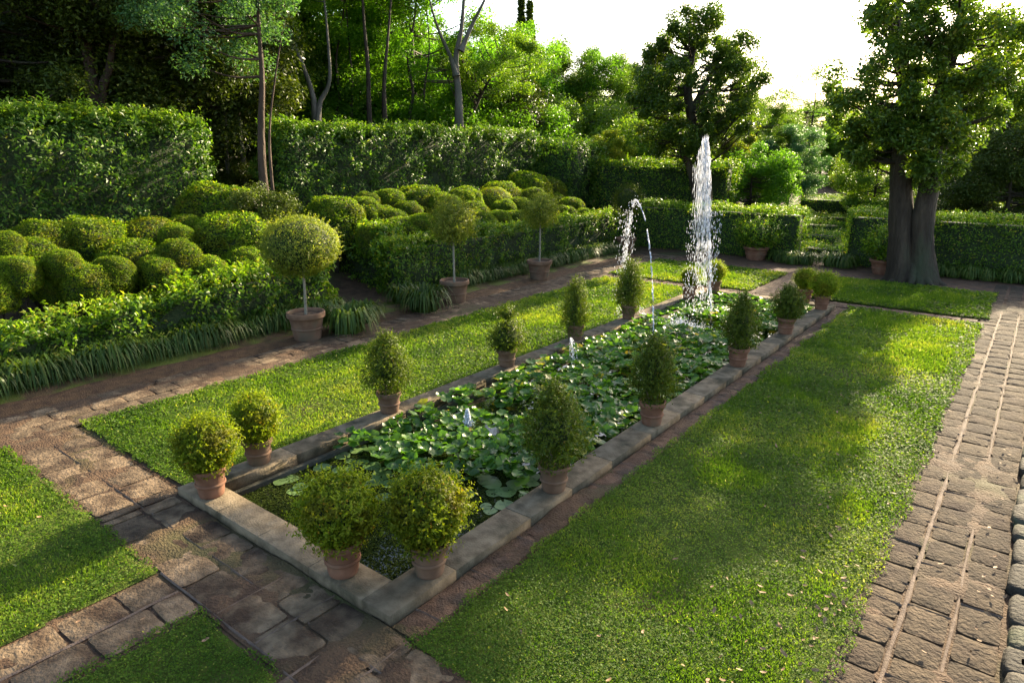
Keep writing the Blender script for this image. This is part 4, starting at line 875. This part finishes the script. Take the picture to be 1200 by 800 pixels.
def nozzle(par,x,y):
    mb=MB(); lathe(mb,[(.03,WZ-.1),(.03,WZ+.03),(.018,WZ+.05),(.012,WZ+.09),(.004,WZ+.09)],12,c=(x,y,0)); link('nozzle',mb.mesh('nozzle',M['brass'],True),par)
# tall plume
jb=ground(833,378,WZ); jy=jb[1]; jt=atY(829,160,jy); top=float(jt[2]); jx=jb[0]-.14
def lean(z): return (float(jt[0])-jb[0])*(z-WZ)/(top-WZ)
fo=empty('fountain_jet',(0,0,0)); tag(fo,'tall shaggy white fountain plume rising over the far half of the pool','fountain jet','fountain jets in the pool')
mb=MB(); n=420; z=rng.uniform(WZ+.1,top,n); drops(mb,np.c_[jx+.14+.012*np.sin(z*9)+lean(z)+rng.normal(0,.010,n),jy+rng.normal(0,.010,n),z],np.tile([0,0,1.],(n,1)),.10,.007,rng)
n=1500; t=rng.uniform(0,1,n)**.8; a=rng.uniform(0,2*PI,n); a=a+.8*np.sin(3*a); r=(.05+.15*t**.7)*np.sqrt(rng.uniform(0,1,n)); z=top-.05-(top-.15)*t*rng.uniform(.2,1,n)
drops(mb,np.c_[jx+.10+lean(z)+r*np.cos(a)-.10*t,jy+r*np.sin(a),z],np.tile([0,0,-1.],(n,1))+rng.normal(0,.02,(n,3)),.17,.0036,rng)
n=900; t=rng.uniform(0,1,n); a=rng.uniform(0,2*PI,n); r=.34*np.sqrt(rng.uniform(0,1,n)); drops(mb,np.c_[jx-.16+r*np.cos(a),jy+r*np.sin(a),rng.uniform(WZ,float(top)*.6,n)],np.tile([0,0,-1.],(n,1)),.055,.0045,rng)
link('spray',mb.mesh('spray',M['drop'],True),fo); nozzle(fo,jx+.14,jy)
mb=MB(); n=4200; a=rng.uniform(0,2*PI,n); r=np.abs(rng.normal(0,.30,n)); h=np.abs(rng.normal(0,.07,n))*np.exp(-r*1.2); g=ground(797,386)
drops(mb,np.c_[g[0]+.75*r*np.cos(a)*1.5,g[1]+r*np.sin(a),WZ+.03+h*1.6],rng.normal(0,.4,(n,3))+[0,0,1],.022,.006,rng); link('splash',mb.mesh('splash',M['drop'],True),fo)
# arc
fo=empty('fountain_jet',(0,0,0)); tag(fo,'arching thin jet peaking left of the tall plume and falling on both sides','fountain jet','fountain jets in the pool')
n0=ground(766,462,WZ); ap=atY(746,233,(n0[1]+12.0)/2); 
mb=MB()
P0=np.array([*atY(766,470,8.9)[:2],WZ]); Q=[P0]
path=spline([P0,atY(766,400,9.2),atY(764,320,9.7),atY(757,262,10.3),atY(747,236,10.9),atY(741,242,11.4),atY(736,275,11.75),atY(733,320,11.95),(IX0+.1,12.0,WZ)],40)
idx=rng.integers(0,len(path)-1,1500); idx=idx[vnoise(idx*.21,idx*0,3)>.2]; k=idx/len(path); Pp=path[idx]+rng.normal(0,1,(len(idx),3))*(.005+.05*np.clip(k-.45,0,1))[:,None]; Vv=path[idx+1]-path[idx]
drops(mb,Pp[k<.5],Vv[k<.5],.09,.0045,rng); drops(mb,Pp[k>=.5],Vv[k>=.5]+rng.normal(0,.004,(int((k>=.5).sum()),3)),.07,.0042,rng)
n=40; drops(mb,np.array(atY(744,240,10.95))+rng.normal(0,1,(n,3))*[.05,.08,.06],rng.normal(0,1,(n,3)),.03,.006,rng)
n=500; z=rng.uniform(WZ,2.2,n); drops(mb,np.c_[path[-60][0]+rng.normal(0,.09,n),path[-60][1]+rng.normal(0,.1,n),z],np.tile([0,0,-1.],(n,1)),.05,.004,rng)
link('spray',mb.mesh('spray',M['drop'],True),fo); nozzle(fo,P0[0],P0[1])
# small ones
fo=empty('fountain_jet',(0,0,0)); tag(fo,'small white bubbling jet among the lily leaves at the near half','fountain jet','fountain jets in the pool')
g=ground(548,502,.02); mb=MB(); n=700; z=np.abs(rng.uniform(0,1,n)); P=np.c_[g[0]+rng.normal(0,.022,n)*(1.3-z),g[1]+rng.normal(0,.022,n)*(1.3-z),.03+z*.24]; drops(mb,P,np.tile([0,0,1.],(n,1)),.035,.010,rng); link('spray',mb.mesh('spray',M['drop'],True),fo); nozzle(fo,g[0],g[1])
fo=empty('fountain_jet',(0,0,0)); tag(fo,'small fan of falling droplets in front of the narrow bush on the left edge','fountain jet','fountain jets in the pool')
mb=MB(); a0=atY(668,396,9.3); g1=ground(676,440,0)
for q in range(7):
    e=np.array(g1)+np.array([rng.normal(0,.08),rng.normal(0,.15),WZ]); jet_stream(mb,a0,e,a0[2]+.04,60,.006,.04,.0055,rng,0.02,.98)
link('spray',mb.mesh('spray',M['drop'],True),fo); nozzle(fo,a0[0],a0[1])

# ------------------------------------------------------------------ fallen leaves
flm=[]
for s in range(5):
    rng=np.random.default_rng(700+s); mb=MB(); n=6; x=np.linspace(-1,1,n); wdt=.42*np.sqrt(np.clip(1-x**2,0,1))+.02; curl=.35*rng.uniform(.3,1)
    V=np.concatenate([np.c_[x,wdt,.28*wdt+curl*x**2],np.c_[x,0*x,curl*x**2],np.c_[x,-wdt,.28*wdt+curl*x**2]]); mb.add(V,quads(3,n)); flm.append(mb.mesh('fallen_leaf',M['deadleaf'],True))
rng=np.random.default_rng(8); cnt=0
while cnt<230:
    if cnt<120: y=3.0+abs(rng.normal(0,1.9)); x=-.62-abs(rng.normal(0,.38))
    elif cnt<175: x=rng.uniform(-2.9,.25); y=rng.uniform(2.9,11)
    elif cnt<200: x=rng.uniform(-8.5,-3.4); y=rng.uniform(.2,1.9)
    else: x=rng.uniform(.1,.28); y=rng.uniform(4,9)
    if -.62<x<.3 or y<2.6: z=.045
    else: z=.055
    o=link('fallen_leaf',flm[cnt%5],None,(x,y,z),0,rng.uniform(.016,.030)); o.rotation_euler=(rng.normal(0,.4),rng.normal(0,.4),rng.uniform(0,6.2)); cnt+=1
    tag(o,'curled pinkish-brown fallen leaf lying on the grass or paving','fallen leaf','fallen leaves scattered on lawn and paths')

# ------------------------------------------------------------------ low rubble edging at the right
wl=empty('stone_edging',(.42,0,0)); tag(wl,'low edging of rounded rubble stones along the right border of the path','stone edging')
rng=np.random.default_rng(55); y=.5
while y<12:
    l=rng.uniform(.28,.5); mb=MB(); nu,nv=18,12; a=np.linspace(0,2*PI,nu,endpoint=False); ph=np.linspace(.02,PI-.02,nv); A,Ph=np.meshgrid(a,ph,indexing='ij')
    d=np.stack([np.sin(Ph)*np.cos(A),np.sin(Ph)*np.sin(A),np.cos(Ph)],-1).reshape(-1,3); q=np.sign(d)*np.abs(d)**rng.uniform(.3,.55); q*=(1+.10*(n3(d+y,2.5,3)-.5)*2)[:,None]
    mb.add(q*[.13,l/2,.075]+[0,y+l/2,.03],quads(nu,nv,True)); link('stone',mb.mesh('stone',M['rock'],True),wl,(rng.uniform(-.03,.03),0,rng.uniform(-.05,.0))); y+=l*.97
